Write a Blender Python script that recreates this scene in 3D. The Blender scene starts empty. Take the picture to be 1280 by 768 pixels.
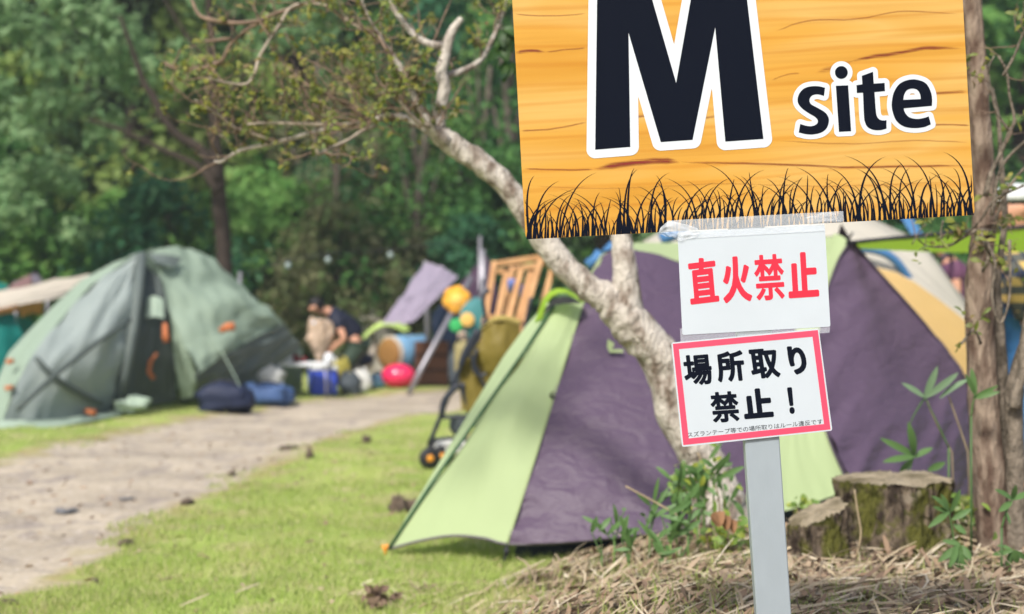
import bpy, bmesh, math, random
import numpy as np
from mathutils import Vector, Matrix, noise as mnoise

sc = bpy.context.scene
COL = sc.collection
R = math.radians
F = 50 / 36 * 1280
CZ = 1.1


def P(px, py, Y):
    return Vector(((px - 640) * Y / F, Y, CZ - (py - 384) * Y / F))


def sm(t):
    t = np.clip(t, 0, 1)
    return t * t * (3 - 2 * t)


PATH_C = np.array([(-2.9, 2), (-2.85, 7), (-2.72, 10), (-2.5, 12.5), (-1.95, 15), (-0.9, 16.9), (0.6, 18.1), (3, 19.2), (8, 20.5)], float)


def path_dist(x, y):
    d = np.full(np.shape(x), 1e9)
    for a, b in zip(PATH_C[:-1], PATH_C[1:]):
        ab = b - a
        t = np.clip(((x - a[0]) * ab[0] + (y - a[1]) * ab[1]) / (ab @ ab), 0, 1)
        d = np.minimum(d, np.hypot(x - a[0] - t * ab[0], y - a[1] - t * ab[1]))
    return d


def mound_f(x, y):
    edge = 0.12 * np.sin(y * 5.1) + 0.07 * np.sin(y * 11.3 + 1)
    return sm((x + 0.42 + edge - 0.25 * (y - 5)) / 1.3) * (1 - sm((y - 5.0) / 0.95))


def G(x, y):
    x = np.asarray(x, float); y = np.asarray(y, float)
    m = 0.29 * mound_f(x, y)
    n = 0.012 * np.sin(x * 3.1 + 1.7 * y) + 0.010 * np.sin(y * 4.3 - 2.2 * x + 1) + 0.006 * np.sin(9.1 * x + 1.3) * np.sin(7.7 * y)
    pd = path_dist(x, y)
    n = n - 0.03 * (1 - sm((pd - 0.7) / 0.5))
    q = y - 28
    hill = 0.52 * (np.sqrt(q * q + 12) + q) / 2 * (1 + 0.12 * np.sin(x * 0.11 + 0.5))
    hill = np.where(y > 14, hill - 0.13 * 0, hill) - 0.0
    h0 = 0.52 * (math.sqrt(26 * 26 + 12) - 26) / 2
    return m + n * (1 + 0 * m) + np.maximum(hill - 0.12, 0)


def gz(x, y):
    return float(G(np.array([x]), np.array([y]))[0])


# ------------------------------------------------------------------ materials
def new_mat(name):
    m = bpy.data.materials.new(name)
    m.use_nodes = True
    nt = m.node_tree
    b = nt.nodes['Principled BSDF']
    return m, nt, b


def mat(name, col, rough=0.6, var=0.0, scale=8.0, bump=0.0, bscale=30.0, trans=0.0, island=None, metal=0.0,
        stretch=None, col2=None, spec=0.5, sub=0.0, detail=5.0, lo=0.35, hi=0.65):
    """colour varied by noise (towards col2) and / or per island, with bump and translucency"""
    m, nt, b = new_mat(name)
    N, L = nt.nodes, nt.links
    b.inputs['Roughness'].default_value = rough
    b.inputs['Metallic'].default_value = metal
    b.inputs['Specular IOR Level'].default_value = spec
    tc = N.new('ShaderNodeTexCoord')
    vec = tc.outputs['Object']
    if stretch:
        mp = N.new('ShaderNodeMapping'); mp.inputs['Scale'].default_value = stretch
        L.new(vec, mp.inputs['Vector']); vec = mp.outputs['Vector']
    c = None
    rgb = N.new('ShaderNodeRGB'); rgb.outputs[0].default_value = (*col, 1)
    c = rgb.outputs[0]
    if col2 is None and var > 0:
        col2 = tuple(v * (1 - var) for v in col)
    if col2 is not None:
        ns = N.new('ShaderNodeTexNoise'); ns.inputs['Scale'].default_value = scale; ns.inputs['Detail'].default_value = detail
        L.new(vec, ns.inputs['Vector'])
        mr = N.new('ShaderNodeMapRange'); mr.inputs[1].default_value = lo; mr.inputs[2].default_value = hi
        L.new(ns.outputs['Fac'], mr.inputs[0])
        mx = N.new('ShaderNodeMix'); mx.data_type = 'RGBA'
        L.new(mr.outputs[0], mx.inputs['Factor']); L.new(c, mx.inputs['A']); mx.inputs['B'].default_value = (*col2, 1)
        c = mx.outputs['Result']
    if island:
        ge = N.new('ShaderNodeNewGeometry')
        cr = N.new('ShaderNodeValToRGB')
        while len(cr.color_ramp.elements) > 1:
            cr.color_ramp.elements.remove(cr.color_ramp.elements[0])
        for i, ic in enumerate(island):
            e = cr.color_ramp.elements[0] if i == 0 else cr.color_ramp.elements.new(i / (len(island) - 1))
            e.position = i / (len(island) - 1)
            e.color = (*ic, 1)
        L.new(ge.outputs['Random Per Island'], cr.inputs[0])
        c = cr.outputs[0]
    L.new(c, b.inputs['Base Color'])
    if bump > 0:
        nb = N.new('ShaderNodeTexNoise'); nb.inputs['Scale'].default_value = bscale; nb.inputs['Detail'].default_value = 6
        L.new(vec, nb.inputs['Vector'])
        bp = N.new('ShaderNodeBump'); bp.inputs['Strength'].default_value = bump; bp.inputs['Distance'].default_value = 0.02
        L.new(nb.outputs['Fac'], bp.inputs['Height']); L.new(bp.outputs[0], b.inputs['Normal'])
    if trans > 0:
        tr = N.new('ShaderNodeBsdfTranslucent'); L.new(c, tr.inputs[0])
        ms = N.new('ShaderNodeMixShader'); ms.inputs[0].default_value = trans
        out = N['Material Output']
        L.new(b.outputs[0], ms.inputs[1]); L.new(tr.outputs[0], ms.inputs[2]); L.new(ms.outputs[0], out.inputs['Surface'])
    return m


def S(r, g, b):
    """sRGB 0-255 to linear"""
    f = lambda v: (v / 255 / 12.92) if v <= 10 else ((v / 255 + 0.055) / 1.055) ** 2.4
    return (f(r), f(g), f(b))


# ------------------------------------------------------------------ objects
def tag(o, label=None, cat=None, group=None, kind=None):
    if label: o['label'] = label
    if cat: o['category'] = cat
    if group: o['group'] = group
    if kind: o['kind'] = kind
    return o


def empty(name, loc, label=None, cat=None, group=None):
    o = bpy.data.objects.new(name, None)
    COL.objects.link(o); o.location = loc; o.empty_display_size = 0.1
    return tag(o, label, cat, group)


def origin(o):
    v = Vector((0, 0, 0))
    while o is not None:
        v = v + o.location; o = o.parent
    return v


class MB:
    """collects shapes given in world coordinates; build() links them as ONE mesh object under its parent"""
    def __init__(s):
        s.v = []; s.f = []; s.mi = []; s.cur = 0

    def add(s, vs, fs):
        o = len(s.v); s.v += [tuple(v) for v in vs]
        s.f += [tuple(i + o for i in f) for f in fs]; s.mi += [s.cur] * len(fs)

    def hexa(s, c):
        s.add(c, [(0, 3, 2, 1), (4, 5, 6, 7), (0, 1, 5, 4), (1, 2, 6, 5), (2, 3, 7, 6), (3, 0, 4, 7)])

    def box(s, c, d, rz=0.0, rx=0.0, ry=0.0):
        M = Matrix.Rotation(rz, 3, 'Z') @ Matrix.Rotation(ry, 3, 'Y') @ Matrix.Rotation(rx, 3, 'X')
        c = Vector(c); x, y, z = [k / 2 for k in d]
        s.hexa([c + M @ Vector(q) for q in ((-x, -y, -z), (x, -y, -z), (x, y, -z), (-x, y, -z), (-x, -y, z), (x, -y, z), (x, y, z), (-x, y, z))])

    def beam(s, p, q, w, d, up=(0, 1, 0)):
        p, q = Vector(p), Vector(q); t = (q - p).normalized()
        a = t.cross(Vector(up))
        if a.length < 1e-3: a = t.cross(Vector((1, 0, 0)))
        a.normalize(); b = a.cross(t).normalized()
        a = a * w / 2; b = b * d / 2
        s.hexa([p - a - b, p + a - b, p + a + b, p - a + b, q - a - b, q + a - b, q + a + b, q - a + b])

    def tube(s, pts, rad, n=8, cap=True, wob=0.0, seed=0):
        pts = [Vector(p) for p in pts]
        if not hasattr(rad, '__len__'): rad = [rad] * len(pts)
        rings = []; u = None; pt = None
        for i, p in enumerate(pts):
            t = (pts[min(i + 1, len(pts) - 1)] - pts[max(i - 1, 0)])
            t = t.normalized() if t.length > 1e-9 else Vector((0, 0, 1))
            if u is None:
                u = t.cross(Vector((0.31, 1, 0.17))); u.normalize()
            if pt is not None: u = pt.rotation_difference(t) @ u
            pt = t; u = (u - t * u.dot(t)).normalized(); w = t.cross(u)
            ring = []
            for k in range(n):
                a = 2 * math.pi * k / n
                dr = u * math.cos(a) + w * math.sin(a)
                r = rad[i]
                if wob:
                    q = p * (0.6 / max(r, 0.02)) + dr * 1.2
                    r *= 1 + wob * mnoise.noise(q + Vector((seed * 7.1, 0, 0)))
                ring.append(p + dr * r)
            rings.append(ring)
        vs = [v for r in rings for v in r]; fs = []
        for i in range(len(rings) - 1):
            for k in range(n):
                k2 = (k + 1) % n
                fs.append((i * n + k, i * n + k2, (i + 1) * n + k2, (i + 1) * n + k))
        if cap:
            fs.append(tuple(range(n))[::-1]); fs.append(tuple((len(rings) - 1) * n + k for k in range(n)))
        s.add(vs, fs)

    def lathe(s, c, prof, n=20, axis='Z', M=None, squash=(1, 1), wob=0.0):
        c = Vector(c); vs = []; fs = []
        for r, h in prof:
            for k in range(n):
                a = 2 * math.pi * k / n
                v = Vector((r * math.cos(a) * squash[0], r * math.sin(a) * squash[1], h))
                if wob: v *= 1 + wob * mnoise.noise(v * 9 + c * 3)
                if axis == 'Y': v = Vector((v.x, v.z, v.y))
                if axis == 'X': v = Vector((v.z, v.x, v.y))
                if M is not None: v = M @ v
                vs.append(c + v)
        m = len(prof)
        for i in range(m - 1):
            for k in range(n):
                k2 = (k + 1) % n
                fs.append((i * n + k, i * n + k2, (i + 1) * n + k2, (i + 1) * n + k))
        fs.append(tuple(range(n))[::-1]); fs.append(tuple((m - 1) * n + k for k in range(n)))
        s.add(vs, fs)

    def blob(s, c, r, n=16, m=10, wob=0.0, M=None, seed=0, power=1.0):
        c = Vector(c); vs = []; fs = []
        for i in range(m + 1):
            th = math.pi * i / m
            for k in range(n):
                a = 2 * math.pi * k / n
                sg = lambda q: math.copysign(abs(q) ** power, q)
                d = Vector((sg(math.sin(th)) * sg(math.cos(a)), sg(math.sin(th)) * sg(math.sin(a)), sg(math.cos(th))))
                w = 1 + wob * (mnoise.noise(d * 1.7 + Vector((seed * 3.3, 1, 2))) + .4 * mnoise.noise(d * 4.6 + Vector((seed * 1.3, 7, 2))))
                v = Vector((d.x * r[0], d.y * r[1], d.z * r[2])) * w
                if M is not None: v = M @ v
                vs.append(c + v)
        for i in range(m):
            for k in range(n):
                k2 = (k + 1) % n
                fs.append((i * n + k, (i + 1) * n + k, (i + 1) * n + k2, i * n + k2))
        s.add(vs, fs)

    def leaf(s, base, tip, w, nrm=None, sag=0.0, seg=5, fold=0.25):
        base, tip = Vector(base), Vector(tip); t = tip - base; ln = t.length
        if ln < 1e-6: return
        if nrm is None: nrm = Vector((random.uniform(-1, 1), -1, random.uniform(0, 1.2)))
        sd = t.cross(nrm); sd.normalize(); up = sd.cross(t).normalized()
        vs = []; fs = []
        for i in range(seg + 1):
            q = i / seg
            ww = w * (math.sin(math.pi * min(1, q * 0.92 + 0.06)) ** 0.75) / 2 if i < seg else 0.0005
            c = base + t * q + up * (4 * sag * ln * q * (1 - q))
            vs += [c - sd * ww + up * ww * fold, c, c + sd * ww + up * ww * fold]
        for i in range(seg):
            a = 3 * i
            fs += [(a, a + 1, a + 4, a + 3), (a + 1, a + 2, a + 5, a + 4)]
        s.add(vs, fs)

    def build(s, name, m, parent=None, smooth=True, loc=None):
        off = origin(parent) if parent is not None else (Vector(loc) if loc is not None else Vector((0, 0, 0)))
        me = bpy.data.meshes.new(name)
        me.from_pydata([(v[0] - off.x, v[1] - off.y, v[2] - off.z) for v in s.v], [], s.f)
        ms = m if isinstance(m, (list, tuple)) else [m]
        for q in ms: me.materials.append(q)
        if len(ms) > 1: me.polygons.foreach_set('material_index', s.mi)
        if smooth: me.polygons.foreach_set('use_smooth', [True] * len(me.polygons))
        me.update()
        o = bpy.data.objects.new(name, me); COL.objects.link(o)
        if parent is not None: o.parent = parent
        elif loc is not None: o.location = loc
        return o


def bevel(o, w=0.004, seg=2):
    b = o.modifiers.new('b', 'BEVEL'); b.width = w; b.segments = seg; b.limit_method = 'ANGLE'
    o.data.polygons.foreach_set('use_smooth', [False] * len(o.data.polygons))
    return o


def np_mesh(name, V, Fc, m, loc=(0, 0, 0), parent=None, smooth=False):
    """V (n,3), Fc (k, c): all faces with the same corner count"""
    me = bpy.data.meshes.new(name)
    k, c = Fc.shape
    me.vertices.add(len(V)); me.loops.add(k * c); me.polygons.add(k)
    me.vertices.foreach_set('co', np.asarray(V - np.asarray(loc), np.float32).ravel())
    me.loops.foreach_set('vertex_index', Fc.astype(np.int32).ravel())
    me.polygons.foreach_set('loop_start', np.arange(0, k * c, c, dtype=np.int32))
    me.polygons.foreach_set('loop_total', np.full(k, c, np.int32))
    if smooth: me.polygons.foreach_set('use_smooth', np.ones(k, bool))
    me.materials.append(m)
    me.update(calc_edges=True)
    o = bpy.data.objects.new(name, me); COL.objects.link(o)
    if parent is not None: o.parent = parent
    else: o.location = loc
    return o


def cr(p0, p1, p2, p3, t):
    return 0.5 * ((2 * p1) + (-p0 + p2) * t + (2 * p0 - 5 * p1 + 4 * p2 - p3) * t * t + (-p0 + 3 * p1 - 3 * p2 + p3) * t ** 3)


def spline(pts, n):
    pts = [np.array(p, float) for p in pts]
    if len(pts) == 2:
        return [pts[0] + (pts[1] - pts[0]) * i / (n - 1) for i in range(n)]
    e = [2 * pts[0] - pts[1]] + pts + [2 * pts[-1] - pts[-2]]
    out = []
    for i in range(n):
        u = i / (n - 1) * (len(pts) - 1); k = min(int(u), len(pts) - 2)
        out.append(cr(e[k], e[k + 1], e[k + 2], e[k + 3], u - k))
    return out


def patch(rows, nu=24, nv=24, disp=None, thick=0.0, pixel=True):
    """rows: control rows of (px,py,Y) (or world points); returns an MB with the smooth surface through them"""
    ctl = [[np.array(P(*p)) if pixel else np.array(p, float) for p in r] for r in rows]
    r1 = [spline(r, nu) for r in ctl]
    cols = [spline([r[i] for r in r1], nv) for i in range(nu)]
    g = np.array(cols)  # nu,nv,3
    if disp is not None:
        du = np.gradient(g, axis=0); dv = np.gradient(g, axis=1)
        nn = np.cross(du, dv); nn /= (np.linalg.norm(nn, axis=2, keepdims=True) + 1e-9)
        if nn[..., 1].mean() > 0: nn = -nn
        for i in range(nu):
            for j in range(nv):
                g[i, j] += nn[i, j] * disp(i / (nu - 1), j / (nv - 1), g[i, j])
    mb = MB()
    vs = [g[i, j] for i in range(nu) for j in range(nv)]
    fs = [(i * nv + j, (i + 1) * nv + j, (i + 1) * nv + j + 1, i * nv + j + 1) for i in range(nu - 1) for j in range(nv - 1)]
    mb.add(vs, fs)
    mb.g = g
    return mb


def px_tube(mb, pts, Y, n=8, wob=0.0, sub=4, seed=0, yf=None, taper=None):
    """pts: (px, py, width_px[, dY])"""
    a = [np.array((p[0], p[1], p[2], p[3] if len(p) > 3 else 0.0), float) for p in pts]
    q = spline(a, (len(a) - 1) * sub + 1)
    W = [P(v[0], v[1], Y + v[3]) for v in q]
    rad = [max(v[2], 0.6) / 2 * Y / F for v in q]
    mb.tube(W, rad, n=n, wob=wob, seed=seed)
    return W, rad


def skin(name, verts, edges, radii, m, parent, sub=2):
    """verts world; grown with a Skin modifier to one continuous mesh"""
    off = origin(parent)
    me = bpy.data.meshes.new(name)
    me.from_pydata([tuple(Vector(v) - off) for v in verts], edges, [])
    o = bpy.data.objects.new('tmp', me); COL.objects.link(o)
    o.modifiers.new('s', 'SKIN')
    ss = o.modifiers.new('d', 'SUBSURF'); ss.levels = sub; ss.render_levels = sub
    for i, r in enumerate(radii):
        sv = me.skin_vertices[0].data[i]
        sv.radius = (r, r) if not hasattr(r, '__len__') else r
        sv.use_root = (i == 0)
    dg = bpy.context.evaluated_depsgraph_get()
    nm = bpy.data.meshes.new_from_object(o.evaluated_get(dg))
    bpy.data.objects.remove(o)
    nm.name = name; nm.materials.clear(); nm.materials.append(m)
    nm.polygons.foreach_set('use_smooth', [True] * len(nm.polygons))
    r = bpy.data.objects.new(name, nm); COL.objects.link(r); r.parent = parent
    return r


def copy_tree(o, parent=None):
    c = o.copy(); COL.objects.link(c); c.parent = parent
    for ch in list(o.children): copy_tree(ch, c)
    return c


# ================================================================== camera, world, light
cam = bpy.data.cameras.new('camera'); co = bpy.data.objects.new('camera', cam); COL.objects.link(co)
cam.lens = 50; cam.sensor_width = 36; cam.clip_end = 500; cam.clip_start = 0.05
co.location = (0, 0, CZ); co.rotation_euler = (R(90), 0, 0)
cam.dof.use_dof = True; cam.dof.focus_distance = 2.92; cam.dof.aperture_fstop = 2.9
sc.camera = co
W = bpy.data.worlds.new('World'); sc.world = W; W.use_nodes = True
wn = W.node_tree
sky = wn.nodes.new('ShaderNodeTexSky'); sky.sky_type = 'NISHITA'; sky.sun_disc = False
EL, AZ = R(47), R(204)      # azimuth measured clockwise from +Y: behind the camera, to its left
sky.sun_elevation = EL; sky.sun_rotation = AZ; sky.air_density = 1.0; sky.dust_density = 3.0; sky.ozone_density = 1.0
wn.links.new(sky.outputs[0], wn.nodes['Background'].inputs[0]); wn.nodes['Background'].inputs[1].default_value = 0.115
sun = bpy.data.lights.new('sun', 'SUN'); so = bpy.data.objects.new('sun', sun); COL.objects.link(so)
sun.energy = 3.1; sun.angle = R(7); sun.color = (1.0, 0.96, 0.9)
sd = Vector((math.sin(AZ) * math.cos(EL), math.cos(AZ) * math.cos(EL), math.sin(EL)))
so.rotation_euler = (-sd).to_track_quat('-Z', 'Y').to_euler(); so.location = sd * 30
sc.view_settings.view_transform = 'Standard'; sc.view_settings.look = 'None'
sc.view_settings.exposure = 0.62; sc.view_settings.gamma = 1
sc.view_settings.use_curve_mapping = False

random.seed(4); rng = np.random.default_rng(4)

# ================================================================== ground
def ground():
    xs = np.concatenate([np.linspace(-90, -8, 30)[:-1], np.linspace(-8, -4, 30)[:-1], np.linspace(-4, 4, 161)[:-1], np.linspace(4, 8, 25)[:-1], np.linspace(8, 90, 30)])
    ys = np.concatenate([np.linspace(-40, 2, 20)[:-1], np.linspace(2, 9, 141)[:-1], np.linspace(9, 22, 131)[:-1], np.linspace(22, 40, 40)[:-1], np.linspace(40, 130, 40)])
    X, Y = np.meshgrid(xs, ys, indexing='ij')
    Z = G(X, Y)
    nx, ny = X.shape
    V = np.stack([X, Y, Z], -1).reshape(-1, 3)
    I = np.arange(nx * ny).reshape(nx, ny)
    Fc = np.stack([I[:-1, :-1], I[1:, :-1], I[1:, 1:], I[:-1, 1:]], -1).reshape(-1, 4)
    m, nt, b = new_mat('ground_soil')
    N, L = nt.nodes, nt.links
    b.inputs['Roughness'].default_value = 0.95; b.inputs['Specular IOR Level'].default_value = 0.15
    tc = N.new('ShaderNodeTexCoord')

    def nz(scale, detail=6, st=None):
        n = N.new('ShaderNodeTexNoise'); n.inputs['Scale'].default_value = scale; n.inputs['Detail'].default_value = detail
        v = tc.outputs['Object']
        if st:
            mp = N.new('ShaderNodeMapping'); mp.inputs['Scale'].default_value = st; L.new(v, mp.inputs['Vector']); v = mp.outputs[0]
        L.new(v, n.inputs['Vector']); return n.outputs['Fac']

    def mr(f, a, bb):
        q = N.new('ShaderNodeMapRange'); q.inputs[1].default_value = a; q.inputs[2].default_value = bb; L.new(f, q.inputs[0]); return q.outputs[0]

    def mix(f, A, B):
        q = N.new('ShaderNodeMix'); q.data_type = 'RGBA'; L.new(f, q.inputs['Factor'])
        for k, s_ in (('A', A), ('B', B)):
            if isinstance(s_, tuple): q.inputs[k].default_value = (*s_, 1)
            else: L.new(s_, q.inputs[k])
        return q.outputs['Result']

    def att(n):
        a = N.new('ShaderNodeAttribute'); a.attribute_name = n; return a.outputs['Fac']

    def edge(f, n, w=0.5):
        q = N.new('ShaderNodeMath'); q.operation = 'MULTIPLY_ADD'; L.new(n, q.inputs[0]); q.inputs[1].default_value = w
        L.new(f, q.inputs[2]); return q.outputs[0]
    grass = mix(mr(nz(1.3), .35, .68), (.23, .32, .065), (.36, .41, .12))
    grass = mix(mr(nz(3.2, 4), .52, .72), grass, (.42, .36, .20))
    dirt = mix(mr(nz(1.6, 8, (1.0, 1.0, 1)), .38, .62), (.47, .40, .305), (.35, .295, .225))
    dirt = mix(mr(nz(7, 6), .52, .70), dirt, (.29, .25, .215))
    dirt = mix(mr(nz(4.2, 7, (1, .5, 1)), .56, .70), dirt, (.27, .23, .20))
    dirt = mix(mr(nz(26, 4), .55, .75), dirt, (.58, .51, .43))
    margin = mix(mr(nz(6), .35, .65), (.30, .23, .10), (.36, .33, .16))
    c = mix(mr(edge(att('path'), nz(3.0, 7), 1.5), .80, 1.15), grass, margin)
    c = mix(mr(edge(att('path'), nz(4.1, 9), 1.3), 1.0, 1.34), c, dirt)
    litter = mix(mr(nz(14, 8), .4, .62), (.075, .055, .035), (.22, .165, .10))
    c = mix(mr(edge(att('mound'), nz(5, 5), 0.5), .45, .72), c, litter)
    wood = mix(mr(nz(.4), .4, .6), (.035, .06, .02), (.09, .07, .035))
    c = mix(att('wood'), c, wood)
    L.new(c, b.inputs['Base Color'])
    bp = N.new('ShaderNodeBump'); bp.inputs['Strength'].default_value = 0.7; bp.inputs['Distance'].default_value = 0.03
    L.new(nz(16, 8), bp.inputs['Height']); L.new(bp.outputs[0], b.inputs['Normal'])
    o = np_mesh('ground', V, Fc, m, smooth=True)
    pd = path_dist(V[:, 0], V[:, 1])
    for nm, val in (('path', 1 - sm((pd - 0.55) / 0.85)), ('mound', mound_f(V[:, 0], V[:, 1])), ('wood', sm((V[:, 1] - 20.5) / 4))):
        a = o.data.attributes.new(nm, 'FLOAT', 'POINT'); a.data.foreach_set('value', val.astype(np.float32))
    tag(o, kind='structure')


ground()


def lawn():
    xs, ys = [], []
    for (y0, y1, n) in ((4.3, 6.5, 100000), (6.5, 9, 60000), (9, 13, 40000), (13, 21, 30000)):
        y = rng.uniform(y0, y1, n); h = 0.385
        x = rng.uniform(-1, 1, n) * (y * h + 0.3)
        xs.append(x); ys.append(y)
    x = np.concatenate(xs); y = np.concatenate(ys)
    pd = path_dist(x, y)
    jag = 0.25 * np.sin(x * 4 + y * 3) + 0.15 * np.sin(y * 9.1 - x * 5)
    md = mound_f(x, y)
    patchy = 0.5 + 0.3 * np.sin(x * 2.3 + 1.1 * y) * np.sin(1.9 * y - x + 2) + 0.3 * np.sin(6.1 * x - 3.3 * y) * np.sin(5.2 * y + 2.9 * x)
    keep = (pd + jag * 0.6 > 0.95) & (rng.uniform(0, 1, len(x)) > md * 1.6) & (rng.uniform(0, 1, len(x)) < 0.25 + 0.75 * patchy)
    x, y = x[keep], y[keep]; n0 = len(x)
    ng = 2600
    gx = rng.uniform(-.7, 2.4, ng); gy = rng.uniform(3.4, 5.4, ng); cnt = rng.integers(2, 9, ng) * (rng.uniform(0, 1, ng) < .30 + .6 * np.exp(-((gx - .25) / .55) ** 2))
    x = np.concatenate([x, np.repeat(gx, cnt) + rng.normal(0, .012, cnt.sum())]); y = np.concatenate([y, np.repeat(gy, cnt) + rng.normal(0, .012, cnt.sum())])
    n = len(x); z = G(x, y)
    h = rng.uniform(.012, .038, n) * (0.8 + 0.5 * rng.uniform(0, 1, n) ** 3); w = rng.uniform(.0018, .0042, n) * np.maximum(1, 1 + (y - 5) * 0.1)
    h[n0:] *= 1.9
    a = rng.uniform(0, 2 * np.pi, n); l = rng.uniform(0, 1.1, n) * h; la = rng.uniform(0, 2 * np.pi, n)
    V = np.empty((n, 3, 3))
    V[:, 0] = np.stack([x - np.cos(a) * w, y - np.sin(a) * w, z - .004], 1)
    V[:, 1] = np.stack([x + np.cos(a) * w, y + np.sin(a) * w, z - .004], 1)
    V[:, 2] = np.stack([x + np.cos(la) * l, y + np.sin(la) * l, z + h], 1)
    m = mat('lawn_blades', (.2, .3, .06), rough=.65, trans=.35, island=[(.24, .34, .06), (.34, .44, .09), (.42, .50, .15), (.29, .40, .08), (.55, .50, .28), (.37, .46, .12), (.50, .49, .22)], spec=.25)
    tag(np_mesh('grass', V.reshape(-1, 3), np.arange(3 * n).reshape(-1, 3), m), 'short bright green mown lawn beside the pale dirt path', 'grass', kind='stuff')


lawn()


def straw():
    def strips(n, xr, yr, len_r, w_r, lift, tilt, mfun):
        x = rng.uniform(*xr, n); y = rng.uniform(*yr, n)
        md = mound_f(x, y); k = rng.uniform(0, 1, n) < mfun(md)
        x, y = x[k], y[k]; n = len(x)
        ln = rng.uniform(*len_r, n); w = rng.uniform(*w_r, n); a = rng.normal(0.15, .95, n) + np.where(rng.uniform(0, 1, n) < .25, np.pi / 2, 0)
        t = rng.normal(0, tilt, n); bend = rng.normal(0, .25, n)
        S_ = 3
        V = np.empty((n, (S_ + 1), 2, 3))
        roll = rng.uniform(-1, 1, n)
        for i in range(S_ + 1):
            q = i / S_ - .5
            aa = a + bend * q
            cx = x + np.cos(aa) * ln * q; cy = y + np.sin(aa) * ln * q
            cz = G(cx, cy) + lift * rng.uniform(0, 1, n) * (1 if i == -1 else 0) + np.abs(np.sin(t)) * ln * (q + .5) + lift * (0.3 + 0.7 * ((np.arange(n) * 0.618) % 1)) + 0.02 * ln * (1 - 4 * q * q)
            ww = w * (1 - .55 * abs(2 * q) ** 2)
            ox = -np.sin(aa) * ww / 2; oy = np.cos(aa) * ww / 2; oz = roll * ww / 2
            V[:, i, 0] = np.stack([cx - ox, cy - oy, cz - oz], 1); V[:, i, 1] = np.stack([cx + ox, cy + oy, cz + oz], 1)
        base = np.arange(n)[:, None] * (2 * (S_ + 1))
        Fc = np.concatenate([base + np.array([[2 * i, 2 * i + 1, 2 * i + 3, 2 * i + 2]]) for i in range(S_)], 0)
        return V.reshape(-1, 3), Fc
    m = mat('dry_straw', (.5, .4, .25), rough=.8, island=[(.56, .47, .33), (.40, .31, .19), (.66, .58, .44), (.20, .14, .085), (.50, .41, .27), (.30, .22, .13), (.60, .52, .37)], spec=.3, trans=.1)
    V, Fc = strips(11000, (-1.3, 2.7), (3.2, 5.55), (.035, .18), (.0022, .0072), .028, .18, lambda d: .01 + sm((d - .03) / .6) * .85)
    V2, F2 = strips(3800, (-1.0, .9), (4.3, 5.7), (.03, .16), (.002, .006), .012, .1, lambda d: .38 * (1 - .7 * d))
    ok = V2[F2[:, 0], 0] > -.62 + .25 * (V2[F2[:, 0], 1] - 5) + .25 * np.sin(V2[F2[:, 0], 1] * 9) * .5
    ok &= V2[F2[:, 0], 1] < 5.55
    np_f = F2[ok]
    o2 = None
    Vs, Fs = V, Fc
    tag(np_mesh('straw_litter', np.concatenate([Vs, V2]), np.concatenate([Fs, np_f + len(Vs)]), m), 'dry cut straw and bamboo stalks strewn over the mound', 'straw', kind='stuff')
    m2 = mat('dead_leaves', (.3, .2, .1), rough=.85, island=[(.20, .13, .08), (.32, .22, .14), (.14, .09, .06), (.40, .31, .21), (.25, .16, .10)], trans=.1)
    V, Fc = strips(7500, (-.6, 2.7), (3.2, 5.5), (.02, .06), (.006, .018), .028, .45, lambda d: sm((d - .25) / .5) * .9)
    V2, F2 = strips(2600, (-3.6, 1.0), (4.6, 13), (.02, .05), (.008, .02), .006, .2, lambda d: 0 * d + .28)
    Fc = np.concatenate([Fc, F2 + len(V)]); V = np.concatenate([V, V2])
    tag(np_mesh('leaf_litter', V, Fc, m2), 'brown curled dead leaves scattered through the straw', 'leaf litter', kind='stuff')


straw()

# clods and stones on the path and lawn
m_clod = mat('dark_earth', (.13, .095, .07), rough=.95, var=.6, scale=20, bump=.8, bscale=40)
m_stone = mat('grey_stone', (.16, .16, .165), rough=.85, var=.4, scale=14, bump=.5, bscale=30)
for i, (px, py, w, h, stone, lab) in enumerate([
        (293, 588, 15, 8, 0, 'dark earth clod on the path edge, biggest of the clods between path and lawn'),
        (156, 678, 18, 8, 0, 'black earth clod on the tan margin where the path meets the near lawn'),
        (86, 633, 26, 5, 1, 'flat grey stone lying alone on the pale path near the left border'),
        (158, 617, 18, 3, 1, 'low thin grey stone embedded in the middle of the path'),
        (235, 630, 18, 8, 0, 'small brown clod on the lawn margin between two darker clods'),
        (388, 566, 10, 12, 0, 'small upright brown clod at the top of the near lawn'),
        (360, 559, 24, 4, 0, 'flat wide brown clod on the bare edge of the path below the blue bag'),
        (456, 550, 14, 10, 0, 'little brown clod on the lawn left of the stroller'),
        (497, 627, 22, 18, 0, 'brown crumbly earth heap on the lawn left of the purple tent'),
        (518, 628, 16, 14, 0, 'small brown clod right beside the crumbly earth heap by the tent'),
        (120, 718, 10, 6, 0, 'tiny dark clod in the lawn near the bottom left of the picture'),
        (10, 750, 18, 8, 0, 'dark clod at the path edge in the bottom left corner')]):
    Yg = 1958 / (py + h / 2 - 384)
    c = P(px, py, Yg); r = w / 2 * Yg / F; rz = h / 2 * Yg / F * 1.1
    mb = MB()
    z0 = gz(c.x, c.y)
    for k in range(4 if w > 15 else 2):
        q = random.uniform(.45, .9)
        mb.blob((c.x + random.uniform(-.5, .5) * r, c.y + random.uniform(-.4, .4) * r, z0 + rz * .6), (r * q, r * q * .8, rz * (q + .3)), 14, 9, .9, seed=i * 5 + k)
    o = mb.build('stone' if stone else 'earth_clod', m_stone if stone else m_clod, loc=(c.x, c.y, z0))
    tag(o, lab, 'stone' if stone else 'clod', 'clods and stones along the path')
c = P(470, 745, 5.2); mb = MB()
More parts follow.
